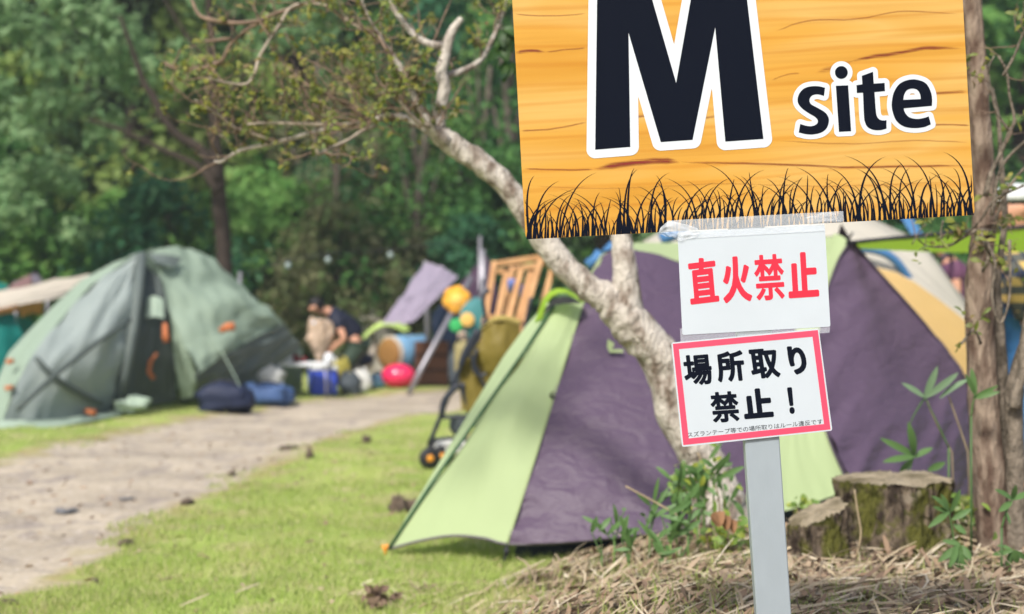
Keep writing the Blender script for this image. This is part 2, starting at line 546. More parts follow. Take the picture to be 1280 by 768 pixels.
for k in range(34):
    q = Vector((c.x + random.gauss(0, .035), c.y + random.gauss(0, .035), gz(c.x, c.y) + random.uniform(.004, .055)))
    d = Vector((random.gauss(0, 1), random.gauss(0, 1), random.gauss(0, .6))).normalized()
    mb.leaf(q, q + d * random.uniform(.03, .07), random.uniform(.015, .035), Vector((random.gauss(0, 1), random.gauss(0, 1), random.gauss(0, 1))), sag=random.uniform(-.3, .3), seg=5)
tag(mb.build('leaf_clump', mat('leaf_brown', (.16, .10, .075), rough=.9, island=[(.20, .13, .09), (.11, .07, .05), (.26, .18, .12)]), loc=(c.x, c.y, gz(c.x, c.y))), 'crumpled brown clump of leaves at the left end of the straw', 'leaf clump')
# ================================================================== signs
def smooth_poly(pts, n=7):
    """closed outline; entries (x, y) are smooth points, (x, y, 1) are corners"""
    k = len(pts); out = []
    for i in range(k):
        p1, p2 = pts[i], pts[(i + 1) % k]
        c1, c2 = len(p1) > 2, len(p2) > 2
        a = np.array(p1[:2], float); b = np.array(p2[:2], float)
        p0 = np.array(pts[i - 1][:2], float) if not c1 else 2 * a - b
        p3 = np.array(pts[(i + 2) % k][:2], float) if not c2 else 2 * b - a
        m = 1 if (c1 and c2) else n
        for j in range(m): out.append(cr(p0, a, b, p3, j / m))
    return np.array(out)


def sdf_loops(polys, d, res):
    """outline of the shape grown by d (marching squares on its signed distance)"""
    A = np.concatenate([p for p in polys]); Bq = np.concatenate([np.roll(p, -1, 0) for p in polys])
    lo = A.min(0) - d - 2.3 * res; hi = A.max(0) + d + 2.3 * res
    xs = np.arange(lo[0], hi[0] + res, res); ys = np.arange(lo[1], hi[1] + res, res)
    X, Y = np.meshgrid(xs, ys, indexing='ij'); D = np.full(X.shape, 1e9); ins = np.zeros(X.shape, bool)
    for a, b in zip(A, Bq):
        ab = b - a; q = ab @ ab
        if q < 1e-12: continue
        t = np.clip(((X - a[0]) * ab[0] + (Y - a[1]) * ab[1]) / q, 0, 1)
        D = np.minimum(D, (X - a[0] - t * ab[0]) ** 2 + (Y - a[1] - t * ab[1]) ** 2)
        if a[1] != b[1]:
            c = ((a[1] > Y) != (b[1] > Y)) & (X < (b[0] - a[0]) * (Y - a[1]) / (b[1] - a[1]) + a[0])
            ins ^= c
    Fv = np.where(ins, -np.sqrt(D), np.sqrt(D)) - d
    Fv = np.where(Fv == 0, 1e-6, Fv)
    nxt = {}; pos = {}

    def ep(i, j, i2, j2):
        k = (i, j, i2, j2) if (i, j) < (i2, j2) else (i2, j2, i, j)
        if k not in pos:
            f0, f1 = Fv[k[0], k[1]], Fv[k[2], k[3]]; t = f0 / (f0 - f1)
            pos[k] = (xs[k[0]] + (xs[k[2]] - xs[k[0]]) * t, ys[k[1]] + (ys[k[3]] - ys[k[1]]) * t)
        return k
    neg = Fv < 0
    mixed = (neg[:-1, :-1].astype(int) + neg[1:, :-1] + neg[1:, 1:] + neg[:-1, 1:])
    for i, j in zip(*np.where((mixed > 0) & (mixed < 4))):
        cs = [(i, j), (i + 1, j), (i + 1, j + 1), (i, j + 1)]
        inn = [neg[c] for c in cs]
        ins_, outs = [], []
        for k in range(4):
            if inn[k] and not inn[(k + 1) % 4]: outs.append(ep(*cs[k], *cs[(k + 1) % 4]))
            if not inn[k] and inn[(k + 1) % 4]: ins_.append(ep(*cs[k], *cs[(k + 1) % 4]))
        if len(outs) == 1: nxt.setdefault(outs[0], []).append(ins_[0])
        else:
            ks = [k for k in range(4) if inn[k]]
            for k in ks:
                nxt.setdefault(ep(*cs[k], *cs[(k + 1) % 4]), []).append(ep(*cs[k - 1], *cs[k]))
    loops = []
    while nxt:
        s0 = next(iter(nxt)); cur = s0; lp = []
        while cur in nxt:
            lp.append(pos[cur]); q = nxt[cur].pop()
            if not nxt[cur]: del nxt[cur]
            cur = q
            if cur == s0: break
        if len(lp) > 5: loops.append(np.array(lp))
    return loops


def filled(name, loops, Y, m, parent, thick=0.00008):
    """2D loops in picture units, filled even-odd, set into the plane y = Y"""
    cu = bpy.data.curves.new('c', 'CURVE'); cu.dimensions = '2D'; cu.fill_mode = 'BOTH'
    for lp in loops:
        sp = cu.splines.new('POLY'); sp.points.add(len(lp) - 1)
        sp.points.foreach_set('co', np.concatenate([lp / 100, np.zeros((len(lp), 1)), np.ones((len(lp), 1))], 1).ravel().astype(np.float32))
        sp.use_cyclic_u = True
    o = bpy.data.objects.new('tmp', cu); COL.objects.link(o)
    dg = bpy.context.evaluated_depsgraph_get()
    me = bpy.data.meshes.new_from_object(o.evaluated_get(dg)); bpy.data.objects.remove(o)
    n = len(me.vertices); c = np.empty(n * 3, np.float32); me.vertices.foreach_get('co', c); c = c.reshape(-1, 3) * 100
    off = origin(parent)
    wv = np.stack([(c[:, 0] - 640) * Y / F - off.x, np.full(n, Y) - off.y, CZ - (c[:, 1] - 384) * Y / F - off.z], 1)
    me.vertices.foreach_set('co', wv.ravel().astype(np.float32))
    me.name = name; me.materials.clear(); me.materials.append(m)
    me.update()
    r = bpy.data.objects.new(name, me); COL.objects.link(r); r.parent = parent
    return r


def char_loops(ch, offset=0.0):
    cu = bpy.data.curves.new('t', 'FONT'); cu.body = ch; cu.offset = offset; cu.resolution_u = 5
    o = bpy.data.objects.new('tmp', cu); COL.objects.link(o)
    dg = bpy.context.evaluated_depsgraph_get()
    me = bpy.data.meshes.new_from_object(o.evaluated_get(dg)); bpy.data.objects.remove(o)
    cnt = {}
    bm = bmesh.new(); bm.from_mesh(me); bmesh.ops.remove_doubles(bm, verts=bm.verts, dist=1e-5)
    adj = {}
    for e in bm.edges:
        if len(e.link_faces) == 1:
            a, b = e.verts
            adj.setdefault(a.index, []).append(b.index); adj.setdefault(b.index, []).append(a.index)
    co_ = {v.index: (v.co.x, v.co.y) for v in bm.verts}
    seen = set(); loops = []
    for s0 in adj:
        if s0 in seen: continue
        lp = []; cur = s0; prev = None
        while cur not in seen:
            seen.add(cur); lp.append(co_[cur])
            nx = [q for q in adj[cur] if q != prev and q not in seen]
            prev = cur
            if not nx: break
            cur = nx[0]
        if len(lp) > 2: loops.append(np.array(lp))
    bm.free()
    return loops


def place_chars(chars, org, scale):
    """chars: (char, origin, U, V, grow) in zoomed picture units"""
    out = []
    for ch, o, U, V, d in chars:
        lp = char_loops(ch)
        A = np.concatenate(lp); lo, hi = A.min(0), A.max(0)
        o, U, V = [np.array(q, float) / scale for q in (o, U, V)]; o = o + np.array(org)
        lu, lv = np.linalg.norm(U), np.linalg.norm(V)
        L_ = []
        for p in lp:
            t = (p - lo) / (hi - lo)
            t[:, 0] = (t[:, 0] * (lu - 2 * d) + d) / lu; t[:, 1] = (t[:, 1] * (lv - 2 * d) + d) / lv
            L_.append(o + t[:, :1] * U + t[:, 1:] * V)
        out += sdf_loops(L_, d, 0.32) if d > 0 else L_
    return out


def prism(mb, poly, Y0, Y1):
    n = len(poly)
    vs = [P(p[0], p[1], Y0) for p in poly]
    vs += [Vector((v.x, Y1, v.z)) for v in vs]
    fs = [tuple(range(n)), tuple(range(2 * n - 1, n - 1, -1))] + [(k, n + k, n + (k + 1) % n, (k + 1) % n) for k in range(n)]
    mb.add(vs, fs)


def rounded(poly, r, n=5):
    out = []; k = len(poly)
    for i in range(k):
        a, b, c = [np.array(poly[(i + q) % k], float) for q in (-1, 0, 1)]
        u = (a - b) / np.linalg.norm(a - b); v = (c - b) / np.linalg.norm(c - b)
        for j in range(n):
            t = j / (n - 1); p0, p1, p2 = b + u * r, b, b + v * r
            out.append((1 - t) ** 2 * p0 + 2 * t * (1 - t) * p1 + t * t * p2)
    return out


YB = 2.80
m_steel = mat('galvanised_steel', S(162, 172, 178), rough=.42, metal=.25, var=.05, scale=14, stretch=(3, 3, 1.2), bump=.03, bscale=90, spec=.4)
m_ink = mat('black_ink', (.004, .006, .013), rough=.6, spec=.05)
m_white = mat('white_print', (.60, .645, .68), rough=.5, var=.03, scale=5)
base = Vector((P(972, 920, YB).x, YB + .02, gz(.52, 2.82)))
sign = empty('campsite_sign', base, 'yellow wood-grain signboard lettered M site on a grey steel post', 'sign')
mb = MB()
a, b_ = P(909, -95, YB + .0052), P(984, 1010, YB + .0052)
ax = (a - b_).normalized(); sx = Vector((ax.z, 0, -ax.x)); hw = 21.8 * YB / F
prof = [(-hw, .028), (-hw, .002), (-hw + .002, 0), (hw - .002, 0), (hw, .002), (hw, .028), (hw - .0025, .028), (hw - .0025, .003), (-hw + .0025, .003), (-hw + .0025, .028)]
vs = [q + sx * u + Vector((0, v, 0)) for q in (b_, a) for u, v in prof]
n = len(prof)
mb.add(vs, [(k, (k + 1) % n, n + (k + 1) % n, n + k) for k in range(n)] + [tuple(range(n, 2 * n))])
mb.build('post', m_steel, sign, smooth=False)


def wood_mat():
    m, nt, b = new_mat('printed_wood_grain')
    N, L = nt.nodes, nt.links
    b.inputs['Roughness'].default_value = .42; b.inputs['Specular IOR Level'].default_value = .15
    tc = N.new('ShaderNodeTexCoord')
    rot = N.new('ShaderNodeMapping'); rot.inputs['Rotation'].default_value = (0, R(3.0), 0); L.new(tc.outputs['Object'], rot.inputs[0])

    def nz(st, scale, det, dist=0.0):
        mp = N.new('ShaderNodeMapping'); mp.inputs['Scale'].default_value = st; L.new(rot.outputs[0], mp.inputs[0])
        n_ = N.new('ShaderNodeTexNoise'); n_.inputs['Scale'].default_value = scale; n_.inputs['Detail'].default_value = det; n_.inputs['Distortion'].default_value = dist
        L.new(mp.outputs[0], n_.inputs['Vector']); return n_.outputs['Fac']

    def ramp(f, els):
        r = N.new('ShaderNodeValToRGB'); e = r.color_ramp.elements
        e[0].position, e[0].color = els[0][0], (*els[0][1], 1); e[1].position, e[1].color = els[-1][0], (*els[-1][1], 1)
        for p, c in els[1:-1]:
            q = e.new(p); q.color = (*c, 1)
        L.new(f, r.inputs[0]); return r.outputs[0]

    def mix(f, A, B, mode='MIX'):
        q = N.new('ShaderNodeMix'); q.data_type = 'RGBA'; q.blend_type = mode
        if isinstance(f, float): q.inputs['Factor'].default_value = f
        else: L.new(f, q.inputs['Factor'])
        for k, s_ in (('A', A), ('B', B)):
            if isinstance(s_, tuple): q.inputs[k].default_value = (*s_, 1)
            else: L.new(s_, q.inputs[k])
        return q.outputs['Result']
    broad = ramp(nz((1.1, 1, 9), 1.0, 3, .4), [(.30, S(188, 134, 46)), (.45, S(200, 150, 64)), (.58, S(204, 163, 90)), (.72, S(192, 140, 52))])
    fine = ramp(nz((1.6, 1, 60), 1.0, 6, .3), [(.30, (.88, .82, .74)), (.50, (1, 1, 1)), (.7, (1.0, .97, .92))])
    c = mix(.75, broad, fine, 'MULTIPLY')
    # cathedral rings: bands of a warped height field, darker ring lines
    wv = N.new('ShaderNodeTexWave'); wv.wave_type = 'BANDS'; wv.bands_direction = 'Z'; wv.inputs['Scale'].default_value = 3.4
    wv.inputs['Distortion'].default_value = 5.5; wv.inputs['Detail'].default_value = 2.5; wv.inputs['Detail Scale'].default_value = .7
    mp = N.new('ShaderNodeMapping'); mp.inputs['Scale'].default_value = (.55, 1, 2.6); L.new(rot.outputs[0], mp.inputs[0]); L.new(mp.outputs[0], wv.inputs['Vector'])
    ring = ramp(wv.outputs['Fac'], [(.0, (.86, .70, .50)), (.10, (.95, .86, .72)), (.22, (1, 1, 1)), (1, (1, 1, 1))])
    c = mix(.5, c, ring, 'MULTIPLY')
    L.new(c, b.inputs['Base Color'])
    return m


BL, BR, TL, TR = np.array((657, 299.5)), np.array((1218.5, 269)), np.array((636, -76)), np.array((1197.5, -106))
mb = MB(); prism(mb, rounded([BL, BR, TR, TL], 7), YB, YB + .0045)
mb.build('board', wood_mat(), sign, smooth=False)


def streak_mat():
    m, nt, b = new_mat('printed_grain_streak'); N, L = nt.nodes, nt.links
    at = N.new('ShaderNodeAttribute'); at.attribute_name = 'fade'
    tc = N.new('ShaderNodeTexCoord'); mp = N.new('ShaderNodeMapping'); mp.inputs['Scale'].default_value = (14, 1, 220); L.new(tc.outputs['Object'], mp.inputs[0])
    n_ = N.new('ShaderNodeTexNoise'); n_.inputs['Scale'].default_value = 1.0; n_.inputs['Detail'].default_value = 5; L.new(mp.outputs[0], n_.inputs['Vector'])
    mr = N.new('ShaderNodeMapRange'); mr.inputs[1].default_value = .26; mr.inputs[2].default_value = .48; L.new(n_.outputs['Fac'], mr.inputs[0])
    mu = N.new('ShaderNodeMath'); mu.operation = 'MULTIPLY'; L.new(at.outputs['Fac'], mu.inputs[0]); L.new(mr.outputs[0], mu.inputs[1])
    b.inputs['Base Color'].default_value = (*S(122, 24, 8), 1); b.inputs['Roughness'].default_value = .45
    L.new(mu.outputs[0], b.inputs['Alpha'])
    return m


def streaks():
    mbs = MB(); fade = []
    for pts, w0, a0 in [
            ([(742, 212), (765, 207.5), (790, 204), (815, 202), (835, 201.5), (850, 203)], 4.8, 1.0),
            ([(655, 211), (700, 212.5), (742, 212)], 1.6, .5), ([(850, 203), (930, 204.5), (1010, 207), (1060, 209.5), (1120, 208), (1212, 207)], 2.0, .6),
            ([(1060, 78), (1090, 71), (1125, 66), (1160, 60), (1205, 61)], 3.2, .75), ([(1020, 91), (1045, 84), (1066, 76)], 4.5, .35),
            ([(644, 66), (660, 64), (682, 65)], 3.0, .8), ([(682, 65), (710, 62), (732, 60)], 1.6, .4),
            ([(650, 164), (690, 161), (735, 153)], 1.6, .45), ([(786, 148), (810, 145), (830, 147)], 2.2, .6), ([(880, 148), (900, 145), (930, 147)], 2.0, .5),
            ([(968, 40), (1010, 26), (1070, 24), (1130, 14), (1200, 18)], 1.5, .35), ([(1150, 158), (1180, 156), (1213, 157)], 1.8, .5),
            ([(1150, 120), (1180, 116), (1208, 115)], 2.4, .5), ([(642, 18), (690, 20), (733, 17)], 1.3, .4), ([(965, 100), (985, 93), (1000, 92)], 1.6, .3),
            ([(652, 232), (760, 236), (900, 230), (1040, 233), (1214, 226)], 1.2, .2), ([(970, 176), (1060, 180), (1140, 176), (1212, 178)], 1.4, .28)]:
        q = spline(pts, 26); k0 = len(mbs.v)
        for i, p in enumerate(q):
            t = i / 25; ed = min(1, 5 * t, 5 * (1 - t)) if w0 > 2.5 else min(1, 12 * t, 12 * (1 - t))
            jit = mnoise.noise(Vector((p[0] * .05, p[1] * .3, 3))) * .8
            for s_, al in ((-1, 0), (0, 1), (1, 0)):
                mbs.v.append(tuple(P(p[0], p[1] + jit + s_ * w0 * (.4 + .6 * ed), YB - .0003))); fade.append(al * a0 * ed)
        for i in range(25):
            for s_ in range(2):
                z = k0 + i * 3 + s_; mbs.f.append((z, z + 1, z + 4, z + 3)); mbs.mi.append(0)
    o = mbs.build('grain_streak', streak_mat(), sign, smooth=False)
    at = o.data.attributes.new('fade', 'FLOAT', 'POINT'); at.data.foreach_set('value', np.array(fade, np.float32))


streaks()
Mp = [(744, 187.3), (787.8, 183.8), (785.6, 41), (826, 177.8), (865.7, 175), (894, 34.3), (906.7, 177.2), (954.3, 173.8), (926.5, -62), (873.5, -57), (845.2, 103.9), (800, -53), (747, -50)]
Mp = np.array(Mp, float)
SX, SY, SS = 980, 70, 6.4
letters = {
    's': [[(328, 255, 1), (320, 321, 1), (270, 308), (225, 318), (204, 350), (216, 386), (270, 417), (325, 450), (355, 490), (358, 532), (340, 580), (300, 612), (240, 628), (180, 627), (118, 613, 1), (130, 545, 1), (180, 560), (225, 562), (262, 545), (270, 518), (250, 490), (200, 460), (150, 425), (116, 385), (109, 345), (124, 300), (160, 262), (210, 245), (270, 243)]],
    'i': [[(415, 240, 1), (513, 236, 1), (537, 603, 1), (440, 608, 1)], [(459 + 51 * math.cos(t * math.pi / 8), 133 + 51 * math.sin(t * math.pi / 8)) for t in range(16)]],
    't': [[(622, 160, 1), (712, 128, 1), (718, 222, 1), (805, 217, 1), (808, 282, 1), (724, 290, 1), (734, 430), (743, 482), (765, 510), (795, 517), (820, 515, 1), (820, 582, 1), (770, 595), (715, 592), (670, 570), (648, 530), (640, 480), (632, 295, 1), (583, 297, 1), (580, 235, 1), (627, 228, 1)]],
    'e': [[(1183, 400, 1), (958, 420, 1), (967, 452), (1000, 490), (1060, 505), (1120, 497), (1158, 485, 1), (1175, 548, 1), (1120, 570), (1040, 578), (960, 565), (900, 520), (870, 450), (862, 380), (880, 290), (930, 220), (1010, 190), (1080, 195), (1140, 225), (1175, 290), (1185, 350)],
          [(955, 352, 1), (962, 310), (985, 275), (1025, 262), (1065, 272), (1088, 305), (1094, 346, 1)]]}
site = []
for k, pl in letters.items():
    for q in pl:
        s_ = smooth_poly(q); site.append(np.array([SX, SY]) + s_ / SS)
filled('letter_outline', sdf_loops([Mp], 10.8, .9), YB - .0006, m_white, sign)
filled('letter_outline', sdf_loops(site, 6.0, .5), YB - .0006, m_white, sign)
filled('lettering', [Mp], YB - .0010, m_ink, sign)
filled('lettering', site, YB - .0010, m_ink, sign)

mb = MB(); rr = random.Random(11)
NBL = 250
for i in range(NBL):
    u = (i + rr.uniform(-.8, .8)) / NBL; u = min(max(u, .004), .996)
    q0 = BL + (BR - BL) * u
    clump = .5 + .5 * mnoise.noise(Vector((u * 22, 0, 0)))
    h = rr.choice([rr.uniform(12, 34), rr.uniform(25, 50), rr.uniform(38, 62)]) * (.8 + .45 * clump)
    if rr.random() < .09: h = rr.uniform(60, 82)
    lean = rr.gauss(0, .22) * h; curl = (rr.choice((-1, 1)) * rr.uniform(.1, .75)) * h * (.6 + .4 * (h > 30))
    w = rr.uniform(.8, 1.7) + h * .022
    p1 = q0 + np.array((lean * .35, -h * .85)); p2 = q0 + np.array((lean + curl, -h))
    lim0, lim1 = 650 + (299 - q0[1]) * -.06, 1213
    lv = []
    n = 12
    for k in range(n + 1):
        t = k / n; p = (1 - t) ** 2 * q0 + 2 * t * (1 - t) * p1 + t * t * p2
        ll = 657 - (299.5 - p[1]) * .0559 + 2; rl = 1218.5 - (269 - p[1]) * .056 - 2
        p[0] = min(max(p[0], ll), rl); p[1] = min(p[1], 299.5 - (p[0] - 657) * .0543)
        ww = w * (1 - t) ** .8 / 2 + .12
        lv += [P(p[0] - ww, p[1], YB - .0004 - i * 1.5e-6), P(p[0] + ww, p[1], YB - .0004 - i * 1.5e-6)]
    mb.add(lv, [(2 * k, 2 * k + 1, 2 * k + 3, 2 * k + 2) for k in range(n)])
mb.build('grass_print', m_ink, sign, smooth=False)


def film_mat(name, amt, rough=.18, bump=.0):
    m, nt, b = new_mat(name); N, L = nt.nodes, nt.links
    b.inputs['Base Color'].default_value = (.85, .9, .95, 1); b.inputs['Roughness'].default_value = rough
    tr = N.new('ShaderNodeBsdfTransparent'); ms = N.new('ShaderNodeMixShader'); ms.inputs[0].default_value = amt
    L.new(tr.outputs[0], ms.inputs[1]); L.new(b.outputs[0], ms.inputs[2]); L.new(ms.outputs[0], N['Material Output'].inputs['Surface'])
    if bump:
        tc = N.new('ShaderNodeTexCoord'); nb = N.new('ShaderNodeTexNoise'); nb.inputs['Scale'].default_value = 60; L.new(tc.outputs['Object'], nb.inputs['Vector'])
        bp = N.new('ShaderNodeBump'); bp.inputs['Strength'].default_value = bump; bp.inputs['Distance'].default_value = .004; L.new(nb.outputs['Fac'], bp.inputs['Height']); L.new(bp.outputs[0], b.inputs['Normal'])
    return m


m_tape = film_mat('clear_tape', .22, .2, .4)
m_tape_w = film_mat('crumpled_tape', .36, .2, .6)
m_film = film_mat('laminate_film', .16, .12, .15)
m_paper = mat('white_paper', (.60, .655, .70), rough=.35, var=.035, scale=9, bump=.05, bscale=14, trans=.15, spec=.5)
m_red = mat('red_ink', S(208, 34, 58), rough=.4)
m_pink = mat('pink_border_ink', S(214, 70, 98), rough=.4)
n1 = empty('paper_notice', P(942, 286, YB), 'white laminated notice with red Japanese characters taped under the signboard', 'notice')
mb = MB(); prism(mb, rounded([(846.8, 290.5), (1031, 281), (1038, 408.5), (853, 419)], 2.5), YB + .0003, YB + .0007)
mb.build('sheet', m_paper, n1, smooth=False)
filled('lettering', place_chars([('直', (142, 556), (220, -26), (-30, -345), 1.7), ('火', (394, 545), (220, -16), (-24, -350), 1.9), ('禁', (642, 528), (226, -15), (-26, -348), 1.15), ('止', (890, 508), (233, -16), (-20, -345), 2.1)], (840, 290), 6.095), YB - .0001, m_red, n1)
mb = MB(); prism(mb, [(834, 276), (1054, 264), (1055, 277.5), (1031, 279), (1031, 289), (849, 299), (848, 289), (833, 289)], YB - .0014, YB - .0011)
mb.build('tape', m_tape, n1, smooth=False)
cr_ = patch([[(826, 284, YB - .003), (836, 277, YB - .006), (850, 279, YB - .004), (872, 285, YB - .002)], [(824, 291, YB - .004), (836, 287, YB - .009), (852, 290, YB - .006), (874, 291, YB - .0018)], [(832, 296, YB - .002), (840, 297, YB - .005), (852, 301, YB - .003), (872, 296, YB - .0016)]], 26, 20, lambda u, v, p: .0022 * mnoise.noise(Vector((u * 7, v * 5, 1))))
cr_.build('tape_crumple', m_tape_w, n1)
cr_ = patch([[(1008, 272, YB - .003), (1030, 266, YB - .006), (1044, 266, YB - .003)], [(1010, 280, YB - .003), (1030, 277, YB - .007), (1048, 276, YB - .003)]], 20, 12, lambda u, v, p: .0018 * mnoise.noise(Vector((u * 6, v * 5, 4))))
cr_.build('tape_crumple', m_tape, n1)
n2 = empty('paper_notice', P(940, 485, YB), 'pink-bordered white laminated notice with black Japanese characters, lower of the two notices', 'notice')
mb = MB(); prism(mb, rounded([(839, 428.5), (1023.5, 411), (1040.5, 538.5), (852.5, 559)], 3), YB - .0006, YB - .0002)
mb.build('sheet', m_paper, n2, smooth=False)
q4 = [np.array(q, float) for q in ((841.0, 430), (1022.3, 412.8), (1038.2, 537.0), (854.2, 556.6))]
ce = sum(q4) / 4


def inset(d):
    out = []
    for q in q4:
        v = q - ce; out.append(q - np.sign(v) * np.array((d, d)) + np.array((0, 0)))
    return out


i1 = [q + np.array(o) for q, o in zip(q4, ((7.6, 6.7), (-6.7, 8.3), (-8.2, -6.7), (6.7, -8.3)))]
filled('border', [np.array(q4), np.array(i1)], YB - .0009, m_pink, n2)
S2 = 5.119
filled('lettering', place_chars([('場', (86, 374), (180, -15), (-23, -196), 1.30), ('所', (296, 350), (178, -12), (-22, -196), 1.45), ('取', (514, 330), (184, -14), (-28, -190), 1.50), ('り', (768, 302), (112, -9), (-42, -182), 1.85),
                                 ('禁', (262, 610), (178, -12), (-25, -196), 1.20), ('止', (464, 586), (190, -16), (-22, -190), 2.05), ('！', (754, 552), (34, -3), (-20, -170), 1.65)], (840, 410), S2), YB - .0009, m_ink, n2)
filled('lettering', place_chars([('スズランテープ等での場所取りはルール違反です', (101, 702), (864, -87), (-3, -33), 0)], (840, 410), S2), YB - .0009, m_ink, n2)
mb = MB(); prism(mb, [(850, 411), (1038, 400), (1037, 416), (851, 432)], YB + .0012, YB + .0014)
mb.build('film_strip', m_film, n2, smooth=False)
#PART3

# ================================================================== purple and lime dome tent
def wr(u, v, p, amp=.012, fr=(9, 3), seed=0.0):
    return amp * (mnoise.noise(Vector((u * fr[0], v * fr[1], seed))) + .5 * mnoise.noise(Vector((u * fr[0] * 2.3, v * fr[1] * 2.1, seed + 5))))


def wrk(p, deg, amp, fa, fb, seed):
    """creases along one slanting direction of the cloth"""
    c, s = math.cos(R(deg)), math.sin(R(deg))
    a = p[0] * c + p[2] * s; b = -p[0] * s + p[2] * c
    n = mnoise.noise(Vector((a * fa, b * fb + .6 * mnoise.noise(Vector((a * 2, b * 2, seed))), seed)))
    return amp * (1 - 2.2 * abs(n)) * (.55 + .8 * mnoise.noise(Vector((a * 1.1, b * 1.4, seed + 3))))


def fabric(name, col, trans=.25, bump=.12, bscale=7, rough=.62, var=.06, stretch=(1, 1, 1), spec=.3):
    m, nt, b = new_mat(name); N, L = nt.nodes, nt.links
    b.inputs['Roughness'].default_value = rough; b.inputs['Specular IOR Level'].default_value = spec
    tc = N.new('ShaderNodeTexCoord'); mp = N.new('ShaderNodeMapping'); mp.inputs['Scale'].default_value = stretch; L.new(tc.outputs['Object'], mp.inputs[0])
    ns = N.new('ShaderNodeTexNoise'); ns.inputs['Scale'].default_value = bscale; ns.inputs['Detail'].default_value = 3; ns.inputs['Distortion'].default_value = .6
    L.new(mp.outputs[0], ns.inputs['Vector'])
    bp = N.new('ShaderNodeBump'); bp.inputs['Strength'].default_value = bump * 4; bp.inputs['Distance'].default_value = .02
    L.new(ns.outputs['Fac'], bp.inputs['Height']); L.new(bp.outputs[0], b.inputs['Normal'])
    n2_ = N.new('ShaderNodeTexNoise'); n2_.inputs['Scale'].default_value = 1.7; L.new(tc.outputs['Object'], n2_.inputs['Vector'])
    mx = N.new('ShaderNodeMix'); mx.data_type = 'RGBA'; L.new(n2_.outputs['Fac'], mx.inputs['Factor'])
    mx.inputs['A'].default_value = (*[c * (1 - var) for c in col], 1); mx.inputs['B'].default_value = (*[min(1, c * (1 + var)) for c in col], 1)
    L.new(mx.outputs['Result'], b.inputs['Base Color'])
    tr = N.new('ShaderNodeBsdfTranslucent'); L.new(mx.outputs['Result'], tr.inputs[0])
    ms = N.new('ShaderNodeMixShader'); ms.inputs[0].default_value = trans
    L.new(b.outputs[0], ms.inputs[1]); L.new(tr.outputs[0], ms.inputs[2]); L.new(ms.outputs[0], N['Material Output'].inputs['Surface'])
    return m


m_lime = fabric('lime_nylon', (.48, .585, .31), .35, .05, 5)
m_limeb = fabric('bright_lime_nylon', (.40, .62, .06), .45, .05, 5)
m_purp = fabric('purple_nylon', (.094, .063, .104), .10, .22, 6.5, stretch=(1.3, 1, 2.4), rough=.5)
m_navy = fabric('navy_nylon', (.015, .02, .04), .02, .1)
m_dark = mat('black_webbing', (.012, .013, .016), rough=.7)
m_orange = mat('orange_plastic', (.75, .28, .03), rough=.4)
m_trimg = mat('dark_green_webbing', (.03, .09, .035), rough=.7)
tb = P(860, 700, 6.9); tb.z = 0
tent = empty('dome_tent', tb, 'purple and lime green dome tent standing behind the white-barked tree', 'tent')
A = (486, 686); B_ = (634, 678)
# left vestibule wall (lime): stake -> seam, rising to the hooded peak
o = patch([[(486, 686, 6.35), (592, 530, 6.55), (655, 440, 6.75), (692, 383, 6.9)],
           [(562, 670, 6.22), (628, 527, 6.42), (672, 440, 6.68), (704, 381, 6.88)],
           [(634, 680, 6.1), (668, 575, 6.3), (699, 475, 6.6), (728, 380, 6.92), (752, 322, 7.15)][:4] + []],
          26, 30, lambda u, v, p: wr(u, v, p, .006, (5, 4)) + wrk(p, 55, .006, 2, 9, 21) - .012 * math.sin(u * math.pi) * (1 - v) + .012 * math.exp(-v * 12) * math.sin(u * 18))
o.build('vestibule_panel', m_lime, tent)
# outer vestibule flank, pale strip facing the lawn
o = patch([[(484, 687, 6.36), (575, 535, 6.66), (640, 430, 6.92), (684, 378, 7.05)], [(486, 686, 6.35), (592, 530, 6.55), (655, 440, 6.75), (692, 383, 6.9)]], 6, 30)
o.build('vestibule_panel', fabric('pale_lime_nylon', (.52, .64, .36), .35, .05, 5), tent)
mb = MB()
mb.tube([P(*q) for q in ((486, 686, 6.33), (538, 607, 6.42), (592, 530, 6.52), (655, 440, 6.72), (692, 383, 6.87))], .0075, 6)
mb.build('seam_tape', m_trimg, tent)
mb = MB()
hem = spline([P(*q) for q in ((486, 687, 6.35), (522, 677, 6.27), (565, 670, 6.2), (605, 673, 6.14), (634, 680, 6.09), (700, 679, 6.1), (780, 671, 6.12), (860, 660, 6.16), (960, 640, 6.25))], 40)
mb.tube([Vector(q) for q in hem], .006, 6)
mb.build('hem', fabric('grey_hem', (.15, .13, .15), .1), tent)
# hood over the vent at the peak
o = patch([[(668, 404, 6.92), (681, 370, 6.86), (703, 360, 6.82), (728, 374, 6.86)], [(678, 398, 6.86), (686, 375, 6.78), (705, 366, 6.72), (729, 380, 6.8)]], 8, 18)
o.build('vent_hood', m_limeb, tent)
o = patch([[(671, 402, 6.93), (688, 377, 6.92), (706, 370, 6.92), (727, 378, 6.93)], [(680, 398, 6.92), (692, 386, 6.915), (708, 381, 6.91), (722, 382, 6.92)]], 6, 12)
o.build('vent_opening', m_dark, tent)
